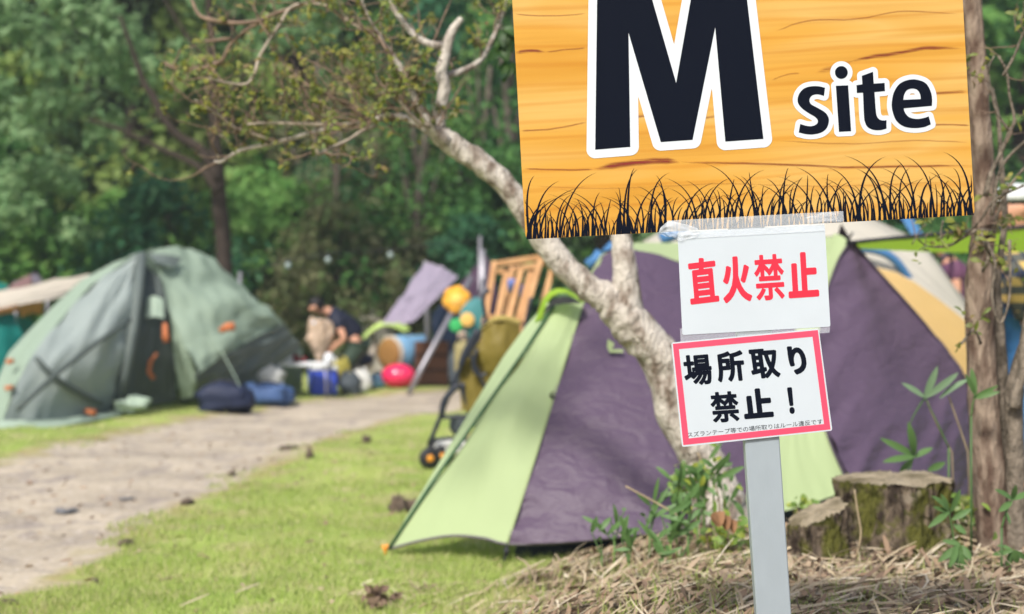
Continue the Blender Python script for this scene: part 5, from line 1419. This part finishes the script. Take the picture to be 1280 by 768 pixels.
patch([[(2, 366, 20.3), (20, 352, 20.6), (38, 343, 20.8)], [(4, 374, 20.1), (22, 362, 20.4), (40, 356, 20.6)]], 5, 10).build('canopy_flap', fabric('maroon_cloth', S(128, 100, 100), .1, .1), o)
patch([[(38, 346, 20.8), (44, 341, 20.9), (50, 345, 21)], [(38, 356, 20.7), (46, 354, 20.8), (54, 352, 20.9)]], 5, 8).build('canopy_flap', m_lv, o)
mb = MB(); mb.tube([P(20, 352, 20.6), Vector((P(20, 352, 20.6).x, 20.6, 0))], .03, 6); mb.build('pole', m_metal, o)
o = thing('beige_tent', 464, 22, 'pale beige tent hump behind the bending man', 'tent')
patch([[(436, 440, 21.6), (436, 462, 21.4), (436, 476, 21.3)], [(448, 388, 21.9), (448, 430, 21.5), (448, 474, 21.3)], [(464, 380, 22), (466, 425, 21.6), (468, 474, 21.4)], [(480, 390, 22), (484, 430, 21.7), (486, 474, 21.5)], [(494, 420, 22), (498, 450, 21.8), (500, 474, 21.6)]], 20, 14, wv_(.05, 55)).build('wall', m_bg, o)
patch([[(436, 440, 21.6), (448, 388, 21.9), (464, 380, 22), (480, 390, 22), (494, 420, 22)], [(436, 476, 23), (448, 470, 23.4), (464, 470, 23.6), (480, 470, 23.4), (494, 474, 23)]], 8, 20).build('rear_wall', m_bg, o)
# string of lamps
m_bulb = mat('frosted_bulb', (.28, .35, .33), rough=.3); YL = 17.2
cordp = [Vector(v) for v in spline([P(300, 345, YL), P(360, 326, YL), P(410, 317, YL), P(488, 312, YL + .5), P(600, 300, YL + 1)], 30)]
o = empty('lamp_string', P(410, 324, YL), 'string of small pale lamps hung at the edge of the woods', 'string lights'); mb = MB(); mb.tube(cordp, .006, 5); mb.build('cord', m_dark, o)
for px, py, dy in ((360, 332, 0), (410, 325, 0), (488, 319, .5)):
    mb = MB(); mb.blob(P(px, py, YL + dy), (.036, .036, .042), 12, 8); b2 = mb.build('bulb', m_bulb, o)
    mb = MB(); mb.lathe(P(px, py - 5, YL + dy) - Vector((0, 0, .02)), [(.02, 0), (.02, .05)], 10); mb.build('socket', m_dark, b2)
for px in (300, 600):
    mb = MB(); q = cordp[0 if px == 300 else -1]; mb.tube([Vector((q.x, q.y, gz(q.x, q.y))), q + Vector((0, 0, .05))], .02, 8); mb.build('pole', m_metal, o)

# ================================================================== people
def head_part(o, c, r, face, m_skin, m_hair, cap=None):
    """hair / cap, eyes as children; c head centre, face = unit vector it looks along"""
    side = Vector((0, 0, 1)).cross(face).normalized()
    for s_ in (-1, 1):
        mb = MB(); mb.blob(c + face * r * .92 + side * s_ * r * .36 + Vector((0, 0, r * .05)), (r * .09,) * 3, 10, 8); mb.build('eye', m_dark, o)
    mb = MB(); mb.blob(c - face * r * .16 + Vector((0, 0, r * .36)), (r * 1.04, r * 1.04, r * .95), 20, 14, .12, None, 2); mb.build('hair', m_hair, o)
    if cap:
        mb = MB(); mb.lathe(c + Vector((0, 0, r * .42)), [(r * 1.12, 0), (r * 1.14, r * .25), (r * 1.0, r * .62), (r * .6, r * .92), (r * .1, r * 1.0)], 24)
        brim = [c + Vector((0, 0, r * .46)) + face * r * (.9 + .75 * math.cos(a_)) + side * r * .85 * math.sin(a_) for a_ in np.linspace(-1.6, 1.6, 13)]
        b0 = len(mb.v); mb.add(brim + [v + Vector((0, 0, .012)) for v in brim], [tuple(range(13)), tuple(range(25, 12, -1))] + [(i, i + 1, 14 + i, 13 + i) for i in range(12)])
        mb.build('cap', cap, o)


def person(px, Y, J, face, lab, cols, cap=None, sc_=1.0, hair=True):
    o = thing('person', px, Y, lab, 'person')
    j = {k_: P(v[0], v[1], Y + v[2]) for k_, v in J.items() if k_ != 'sleeve'}
    m_sk, m_sh, m_tr, m_ha, m_shoe = cols
    V = []; E = []; Rr = []

    def add(p, r, par=None):
        V.append(p); Rr.append(r)
        if par is not None: E.append((par, len(V) - 1))
        return len(V) - 1
    s = sc_
    pel = add(j['pelvis'], .10 * s); mid = add(j['pelvis'].lerp(j['chest'], .5), .095 * s, pel); ch = add(j['chest'], .10 * s, mid); nk = add(j['neck'], .055 * s, ch)
    hd = j['head']; r = .098 * s
    up = (hd - j['neck']).normalized()
    jaw = add(hd - up * .06 * s + face * .03 * s, .066 * s, nk); hm = add(hd, .092 * s, jaw); add(hd + up * .065 * s, .075 * s, hm)
    nb = add(hd + face * .085 * s - up * .015 * s, .03 * s, hm); add(hd + face * .118 * s - up * .03 * s, .014 * s, nb)
    sd_ = Vector((0, 0, 1)).cross(face).normalized()
    for q in (-1, 1): add(hd + sd_ * q * .1 * s, .018 * s, hm)
    arms = []
    for a_ in ('l', 'r'):
        sh = add(j['sh_' + a_], .058 * s, ch); el = add(j['el_' + a_], .042 * s, sh); wr_ = add(j['wr_' + a_], .028 * s, el)
        d = (j['wr_' + a_] - j['el_' + a_]).normalized(); pm = add(j['wr_' + a_] + d * .055 * s, .033 * s, wr_)
        sx_ = d.cross(face if abs(d.dot(face)) < .9 else Vector((0, 0, 1))).normalized()
        for q, ln in ((-1.5, .075), (-.5, .088), (.5, .084), (1.5, .066)):
            f1 = add(j['wr_' + a_] + d * (.055 + ln * .55) * s + sx_ * q * .018 * s, .009 * s, pm); add(j['wr_' + a_] + d * (.055 + ln) * s + sx_ * q * .02 * s + face * .02 * s, .007 * s, f1)
        tb_ = add(j['wr_' + a_] + d * .045 * s - sx_ * .045 * s, .011 * s, wr_); add(j['wr_' + a_] + d * .085 * s - sx_ * .058 * s, .009 * s, tb_)
        arms.append((sh, el))
    for a_ in ('l', 'r'):
        hp = add(j['hip_' + a_], .088 * s, pel); kn = add(j['kn_' + a_], .056 * s, hp); an = add(j['an_' + a_], .04 * s, kn); add(j['an_' + a_] + face * .13 * s - Vector((0, 0, .05 * s)), .032 * s, an)
    skin('body', V, E, Rr, m_sk, o)
    g = lambda p, q, t: p.lerp(q, t)
    V2 = [j['pelvis'], g(j['pelvis'], j['chest'], .5), j['chest'], g(j['chest'], j['neck'], .75)]; E2 = [(0, 1), (1, 2), (2, 3)]; R2 = [.165 * s, .175 * s, .195 * s, .10 * s]
    for a_ in ('l', 'r'):
        b_i = len(V2); ln = J.get('sleeve', .55)
        if ln <= 1: V2 += [j['sh_' + a_], g(j['sh_' + a_], j['el_' + a_], ln)]; E2 += [(2, b_i), (b_i, b_i + 1)] if isinstance(ln, float) else []; R2 += [.10 * s, .085 * s]
        else: V2 += [j['sh_' + a_], j['el_' + a_], g(j['el_' + a_], j['wr_' + a_], .92)]; E2 += [(2, b_i), (b_i, b_i + 1), (b_i + 1, b_i + 2)]; R2 += [.08 * s, .066 * s, .052 * s]
    skin('shirt', V2, E2, R2, m_sh, o)
    V3 = [g(j['pelvis'], j['chest'], .1)]; E3 = []; R3 = [.155 * s]
    for a_ in ('l', 'r'):
        b_i = len(V3); V3 += [j['hip_' + a_], j['kn_' + a_], g(j['kn_' + a_], j['an_' + a_], .92)]; E3 += [(0, b_i), (b_i, b_i + 1), (b_i + 1, b_i + 2)]; R3 += [.13 * s, .095 * s, .075 * s]
    skin('trousers', V3, E3, R3, m_tr, o)
    for a_ in ('l', 'r'):
        mb = MB(); c = j['an_' + a_] + face * .06 * s; c.z = gz(c.x, c.y) + .045; mb.blob(c, (.13 * s if abs(face.x) > .7 else .05, .05 if abs(face.x) > .7 else .13, .05), 16, 10, .1, None, 1, .8); mb.build('shoe', m_shoe, o)
    head_part(o, hd, r, face, m_sk, m_ha, cap)
    return o


FL = Vector((-1, -.15, 0)).normalized()
m_skin = mat('skin', S(198, 146, 118), rough=.55); m_hair = mat('black_hair', (.012, .010, .010), rough=.5, spec=.3)
m_nt = fabric('navy_shirt', S(30, 34, 52), .02, .15, 8); m_gt = fabric('dark_green_trousers', S(58, 74, 62), .02, .15, 8); m_shoe = mat('dark_shoe', (.05, .045, .04), rough=.7)
J = dict(pelvis=(447, 426, 0), chest=(425, 395, 0), neck=(409, 389, 0), head=(394, 384, -.06), sh_l=(420, 400, -.19), el_l=(431, 424, -.26), wr_l=(416, 434, -.22), sh_r=(418, 400, .19), el_r=(416, 424, .24), wr_r=(404, 432, .16), hip_l=(447, 434, -.1), kn_l=(430, 458, -.14), an_l=(447, 484, -.12), hip_r=(447, 434, .1), kn_r=(436, 458, .14), an_r=(452, 482, .12), sleeve=.62)
person(440, 18.0, J, Vector((-.95, -.15, -.28)).normalized(), 'person in navy t-shirt and dark green trousers bending over the camp table', (m_skin, m_nt, m_gt, m_hair, m_shoe))
o = empty('cloth_bundle', P(400, 452, 17.75), 'beige patterned cloth bundle held up in front of the bending man', 'bundle'); mb = MB(); prof = []
for t_ in np.linspace(0, 1, 12): prof.append(((.02 + .16 * math.sin(math.pi * min(1, .06 + t_ ** 1.6 * .86)) ** .8), t_ * .52))
c = P(399, 456, 17.75); mb.lathe(c, [(r * .9 * (.45 + .55 * min(1, h / .3)), h) for r, h in prof], 28, 'Z', None, (1, .7), .5); mb.build('cloth', mat('beige_print', S(206, 182, 160), rough=.9, col2=S(150, 128, 104), scale=14), o)
mb = MB(); mb.blob(c + Vector((-.03, -.05, .52)), (.06, .05, .045), 14, 10, .2); mb.build('top_tie', mat('light_blue_tie', S(140, 176, 206), rough=.8), o)


def plaid():
    m, nt, b = new_mat('plaid_cloth'); N, L = nt.nodes, nt.links; b.inputs['Roughness'].default_value = .9
    tc = N.new('ShaderNodeTexCoord'); sep = N.new('ShaderNodeSeparateXYZ'); L.new(tc.outputs['Object'], sep.inputs[0]); fs = []
    for i, (ax_, ph) in enumerate(((0, .3), (2, .0))):
        mu = N.new('ShaderNodeMath'); mu.operation = 'MULTIPLY_ADD'; mu.inputs[1].default_value = 2 * math.pi / .085; mu.inputs[2].default_value = ph
        if ax_ == 0:
            ad = N.new('ShaderNodeMath'); ad.operation = 'ADD'; L.new(sep.outputs[0], ad.inputs[0]); L.new(sep.outputs[1], ad.inputs[1]); L.new(ad.outputs[0], mu.inputs[0])
        else: L.new(sep.outputs[2], mu.inputs[0])
        sn = N.new('ShaderNodeMath'); sn.operation = 'SINE'; L.new(mu.outputs[0], sn.inputs[0])
        mr = N.new('ShaderNodeMapRange'); mr.inputs[1].default_value = -.15; mr.inputs[2].default_value = .15; L.new(sn.outputs[0], mr.inputs[0]); fs.append(mr.outputs[0])
    ad = N.new('ShaderNodeMath'); ad.operation = 'ADD'; L.new(fs[0], ad.inputs[0]); L.new(fs[1], ad.inputs[1])
    hf = N.new('ShaderNodeMath'); hf.operation = 'MULTIPLY'; L.new(ad.outputs[0], hf.inputs[0]); hf.inputs[1].default_value = .5
    r = N.new('ShaderNodeValToRGB'); e = r.color_ramp.elements; e[0].color = (*S(30, 40, 62), 1); e[1].color = (*S(200, 168, 96), 1); q = e.new(.5); q.color = (*S(80, 82, 76), 1); L.new(hf.outputs[0], r.inputs[0]); L.new(r.outputs[0], b.inputs['Base Color'])
    return m


YM = 7.6
J = dict(pelvis=(1275, 402, 0), chest=(1274, 336, 0), neck=(1274, 298, 0), head=(1269, 262, 0), sh_l=(1274, 326, -.2), el_l=(1274, 372, -.27), wr_l=(1284, 404, -.24), sh_r=(1290, 318, .2), el_r=(1284, 376, .24), wr_r=(1290, 400, .2), hip_l=(1282, 412, -.1), kn_l=(1280, 512, -.1), an_l=(1284, 612, -.1), hip_r=(1284, 412, .1), kn_r=(1284, 512, .1), an_r=(1290, 612, .1), sleeve=2)
o = person(1290, YM, J, FL, 'person in white cap and yellow navy plaid jacket behind the right-hand tree', (m_skin, plaid(), fabric('blue_jeans', S(60, 110, 160), .02, .2, 10), m_hair, m_shoe), cap=fabric('white_cap', (.62, .63, .62), .05, .05))
mb = MB(); mb.lathe(P(1274, 408, YM), [(.17, -.03), (.178, 0), (.175, .05), (.17, .09)], 24, 'Z', None, (1, 1.05)); mb.build('shirt_hem', m_wh, o)
YP = 12.6
J = dict(pelvis=(1200, 392, 0), chest=(1191, 345, 0), neck=(1186, 326, 0), head=(1181, 308, 0), sh_l=(1193, 336, -.18), el_l=(1196, 368, -.22), wr_l=(1186, 384, -.24), sh_r=(1190, 336, .18), el_r=(1188, 366, .24), wr_r=(1176, 380, .2), hip_l=(1200, 396, -.09), kn_l=(1200, 458, -.1), an_l=(1204, 524, -.1), hip_r=(1200, 396, .09), kn_r=(1198, 458, .1), an_r=(1202, 524, .1), sleeve=.6)
person(1202, YP, J, FL, 'person in purple shirt and jeans behind the cream tent', (m_skin, fabric('plum_shirt', S(104, 66, 92), .02, .2, 8), fabric('blue_jeans', S(50, 96, 150), .02, .2, 10), m_hair, m_shoe))
o = empty('shoulder_bag', P(1170, 350, YP - .3), 'blue and navy shoulder bag carried by the person in purple', 'bag'); c = P(1169, 350, YP - .3); mb = MB(); mb.blob(c, (.09, .1, .2), 18, 12, .2, Matrix.Rotation(-.5, 3, 'Y'), 2, .7); mb.build('body', fabric('blue_bag_cloth', S(48, 92, 158), .02, .2), o)
mb = MB(); mb.tube([c + Vector((.02, -.1, .17)), c + Vector((.1, -.08, .24)), P(1190, 330, YP - .16)], .02, 6); mb.build('strap', m_nv, o)
mb = MB(); mb.blob(c + Vector((-.06, -.02, -.1)), (.05, .1, .14), 14, 10, .2, Matrix.Rotation(-.5, 3, 'Y'), 3, .7); mb.build('pocket', m_nv, o)
# red and navy folding chair
o = thing('camp_chair', 1268, 8.6, 'dark red and navy folding chair behind the right-hand tree', 'chair')
patch([[(1250, 432, 8.5), (1262, 452, 8.45), (1278, 480, 8.4)], [(1262, 424, 8.6), (1274, 446, 8.55), (1290, 474, 8.5)]], 8, 12).build('backrest', fabric('dark_red_canvas', S(130, 30, 46), .08, .1), o)
patch([[(1278, 480, 8.4), (1310, 490, 8.4)], [(1290, 474, 8.9), (1320, 484, 8.9)]], 6, 8).build('seat', m_nv, o)
for a_, b2 in (((1248, 430, 8.5), (1300, 560, 8.4)), ((1262, 424, 8.8), (1312, 560, 8.9)), ((1312, 486, 8.4), (1262, 568, 8.4)), ((1318, 484, 8.9), (1272, 562, 8.9))):
    q = P(*b2); q.z = gz(q.x, q.y); mb = MB(); mb.tube([P(*a_), q], .012, 8); mb.build('leg', m_metal, o)

# ================================================================== woods
PAL = {
    'deep': [(.045, .105, .035), (.075, .15, .045), (.03, .085, .035), (.10, .18, .055)],
    'blue': [(.035, .10, .065), (.06, .145, .085), (.025, .08, .055), (.09, .17, .10)],
    'mid': [(.095, .18, .05), (.14, .23, .065), (.07, .15, .04), (.18, .25, .08)],
    'grey': [(.13, .19, .10), (.18, .235, .135), (.095, .155, .075), (.23, .265, .16)],
    'olive': [(.15, .17, .05), (.20, .21, .07), (.11, .14, .04), (.17, .21, .055)],
    'brown': [(.14, .115, .065), (.18, .145, .09), (.10, .10, .05), (.12, .15, .06)]}
PAL = {k_: [tuple(min(.4, q * f) for q, f in zip(c_, (1.12, 1.4, 1.1))) for c_ in v] for k_, v in PAL.items()}
LM = {k_: mat('foliage_' + k_, v[0], rough=.6, trans=.4, island=[v[i] for i in (0, 1, 2, 3, 1, 0)], spec=.25) for k_, v in PAL.items()}
m_tk = mat('dark_trunk', (.055, .042, .034), rough=.9, var=.4, scale=6, bump=.6, bscale=10, spec=.1); m_tk2 = mat('grey_trunk', (.15, .125, .10), rough=.9, var=.4, scale=6, bump=.6, bscale=10, spec=.1)


def crown_arrays(rng_, clumps, per, size, spread=.55, flat=.8):
    """clumps: (k,4) centres and radii"""
    k_ = len(clumps); idx = np.repeat(np.arange(k_), per); n = len(idx)
    d = rng_.normal(0, 1, (n, 3)); d /= np.linalg.norm(d, axis=1, keepdims=True)
    rad = clumps[idx, 3] * rng_.uniform(.15, 1, n) ** spread
    C = clumps[idx, :3] + d * rad[:, None] * np.array([1, 1, flat])
    s = size * rng_.uniform(.6, 1.4, n)
    a = d + rng_.normal(0, .5, (n, 3)) + np.array([0, -.25, .5]); a /= np.linalg.norm(a, axis=1, keepdims=True)
    t = np.cross(a, rng_.normal(0, 1, (n, 3))); t /= np.linalg.norm(t, axis=1, keepdims=True); b = np.cross(a, t)
    V = np.stack([C - t * s[:, None], C - b * s[:, None] * .45, C + t * s[:, None], C + b * s[:, None] * .45], 1).reshape(-1, 3)
    return V, np.arange(4 * n).reshape(-1, 4)


def tree_proto(kind, seed, H, wd, trunk_h, nc, per, size, pal, lab, cat, group, trunk_m=None):
    r_ = np.random.default_rng(seed); rr_ = random.Random(seed)
    o = empty(kind, (0, 0, 0), lab, cat, group); o['kind'] = 'thing'
    cl = []; limbs_ = []
    top = Vector((rr_.uniform(-.3, .3), rr_.uniform(-.3, .3), H * .86))
    for i in range(nc):
        t_ = rr_.uniform(0, 1) ** .8; z = trunk_h + (H - trunk_h) * t_
        R_ = wd * (math.sin(math.pi * min(1, .22 + .75 * t_)) ** .7) * rr_.uniform(.35, 1)
        a_ = rr_.uniform(0, 2 * math.pi); cl.append((R_ * math.cos(a_), R_ * math.sin(a_), z, wd * rr_.uniform(.20, .42)))
        if i % 4 == 0: limbs_.append(Vector(cl[-1][:3]))
    mb = MB(); r0 = H * .018 + .03
    tp = [Vector((0, 0, -.3)), Vector((rr_.uniform(-.1, .1), 0, H * .2)), Vector((rr_.uniform(-.25, .25), rr_.uniform(-.2, .2), H * .5)), top]
    mb.tube([Vector(v) for v in spline(tp, 12)], [r0 * (1 - .75 * q / 11) for q in range(12)], 8, wob=.15)
    for lv in limbs_:
        z = max(trunk_h * .7, lv.z * rr_.uniform(.55, .8)); q0 = Vector((tp[1].x, 0, z)) if z < H * .35 else Vector((tp[2].x, tp[2].y, z))
        mb.tube([q0, q0.lerp(lv, .5) + Vector((0, 0, .1)), lv], [r0 * .4, r0 * .25, r0 * .1], 6)
    mb.build('trunk', trunk_m or m_tk, o)
    V, Fc = crown_arrays(r_, np.array(cl), per, size)
    c = np_mesh('crown', V, Fc, LM[pal], parent=o)
    return o


def recolour(o, pal):
    for c in o.children:
        if c.name.startswith('crown'):
            c.material_slots[0].link = 'OBJECT'; c.material_slots[0].material = LM[pal]


G1 = 'broad-leaved trees of the wood behind the camp'; G2 = 'undergrowth bushes along the wood edge'
LT = {'deep': 'tall dark green tree in the wood behind the camp', 'blue': 'tall bluish dark green tree in the wood behind the camp', 'mid': 'bright mid-green tree in the wood behind the camp', 'grey': 'pale grey-green tree in the wood behind the camp', 'olive': 'olive yellow-green tree in the wood behind the camp', 'brown': 'thin brownish half-bare tree in the wood behind the camp'}
LB = {k_: v.replace('tall ', '').replace('tree in the wood behind the camp', 'bush at the foot of the wood') for k_, v in LT.items()}
protos = [tree_proto('woodland_tree', 100 + i, H, wd, th, nc, per, sz, 'deep', LT['deep'], 'tree', G1) for i, (H, wd, th, nc, per, sz) in enumerate([(10, 2.6, 2.2, 60, 130, .15), (9, 2.9, 1.6, 64, 120, .15), (11, 2.4, 2.6, 60, 120, .16), (8.5, 2.2, 1.4, 46, 110, .13)])]
bushes = [tree_proto('woodland_bush', 200 + i, H, wd, .25, nc, per, sz, 'mid', LB['mid'], 'bush', G2) for i, (H, wd, nc, per, sz) in enumerate([(2.6, 1.5, 34, 110, .09), (3.2, 1.2, 34, 100, .10)])]
thin = tree_proto('woodland_tree', 300, 6.5, 1.6, 1.0, 30, 46, .085, 'brown', LT['brown'], 'tree', G1, m_tk2)
used = set()
rw = random.Random(77)


def put(p, x, y, s, pal, tree=True):
    o = p if p.name not in used else copy_tree(p)
    used.add(p.name); used.add(o.name)
    o.location = (x, y, gz(x, y) - .05); o.rotation_euler = (0, 0, rw.uniform(0, 6.28)); o.scale = (s, s, s * rw.uniform(.92, 1.12))
    o['label'] = (LT if tree else LB)[pal]; recolour(o, pal)


def pick(px, opts): return rw.choice(opts)


for Y0, n, j in ((27.5, 11, 1.2), (33, 12, 1.6), (40, 13, 2.0), (49, 14, 2.5), (60, 15, 3)):
    half = (.40 * Y0 + 1.5) * 1.6; n = int(n * 1.6)
    for i in range(n):
        x = -half + 2 * half * (i + .5) / n + rw.uniform(-.5, .5); y = Y0 + rw.uniform(-j, j); px = 640 + x * F / y
        if Y0 < 30 and (410 < px < 640): continue
        if Y0 < 36: opts = ['mid', 'grey', 'grey', 'deep', 'olive'] if px < 420 else (['mid', 'brown', 'olive', 'blue'] if px < 700 else ['deep', 'blue', 'mid', 'grey'])
        else: opts = ['blue', 'deep', 'mid', 'blue', 'deep', 'olive']
        put(rw.choice(protos), x, y, rw.uniform(.85, 1.2) * (1 + max(0, Y0 - 40) * .008), rw.choice(opts))
for i in range(13):
    px = 400 + 20 * i + rw.uniform(-12, 12); y = rw.uniform(22.8, 26.5); x = (px - 640) * y / F
    put(thin, x, y, rw.uniform(.6, 1.0), rw.choice(['brown', 'deep', 'olive', 'mid']))
for i in range(70):
    px = -460 + 2200 * (i + rw.uniform(0, 1)) / 70; y = rw.uniform(21.8, 25.5); x = (px - 640) * y / F
    put(rw.choice(bushes), x, y, rw.uniform(.65, 1.15), rw.choice(['mid', 'deep', 'brown', 'blue', 'deep'] if 330 < px < 660 else ['mid', 'deep', 'blue', 'deep', 'grey']), False)
# the nearer dark-limbed tree behind the green tent
YD = 19.4
tb = P(286, 480, YD); tb.z = gz(tb.x, YD)
o = empty('dark_limbed_tree', tb, 'dark-limbed spreading tree with grey-green leaves behind the green dome tent', 'tree')
mb = MB(); px_tube(mb, [(292, 496, 26), (286, 430, 22), (282, 360, 20), (279, 300, 19), (272, 225, 19), (269, 160, 14), (266, 100, 12), (262, 20, 10), (258, -60, 8)], YD, 10, .14, 4); mb.build('trunk', m_tk, o)
for l in ([(273, 226, 16), (252, 188, 13), (225, 172, 12), (206, 150, 11), (192, 122, 11), (180, 104, 9), (168, 70, 7), (150, 20, 5)], [(274, 240, 14), (250, 210, 9), (214, 192, 8), (180, 176, 7), (150, 162, 6), (110, 150, 4)], [(269, 150, 8), (300, 100, 6), (330, 60, 5), (360, 20, 4)], [(266, 90, 7), (230, 40, 5), (200, -10, 4)]):
    mb = MB(); px_tube(mb, l, YD - .75, 8, .14, 4, seed=2); mb.build('limb', m_tk, o)
r_ = np.random.default_rng(8); cl = []
for i in range(120):
    px, py = r_.uniform(-30, 230), r_.uniform(-60, 300) * 1.0
    if px > 120 and py > 215: continue
    if mnoise.noise(Vector((px * .018, py * .018, 4))) < -.12: continue
    if (px - 215) ** 2 / 70 ** 2 + (py - 165) ** 2 / 75 ** 2 < 1 and r_.uniform() < .85: continue
    q = P(px, py, YD + r_.uniform(-.3, 2.2)); cl.append((*q, r_.uniform(.22, .5)))
for i in range(26):
    q = P(r_.uniform(230, 420), r_.uniform(-60, 60), YD + r_.uniform(-.8, 1.2)); cl.append((*q, r_.uniform(.2, .42)))
V, Fc = crown_arrays(r_, np.array(cl), 62, .085)
c = np_mesh('crown', V - np.array(tb), Fc, LM['grey'], parent=o)
for ob in COL.objects:
    if 'category' in ob and 'kind' not in ob: ob['kind'] = 'thing'

# ================================================================== air
mb = MB(); mb.box((0, 40, 22), (150, 110, 50))
hz, nt, b = new_mat('thin_haze'); nt.nodes.remove(b)
pv = nt.nodes.new('ShaderNodeVolumePrincipled'); pv.inputs['Color'].default_value = (.82, .9, .95, 1); pv.inputs['Density'].default_value = .0014
nt.links.new(pv.outputs[0], nt.nodes['Material Output'].inputs['Volume'])
tag(mb.build('haze', hz, smooth=False), kind='stuff')
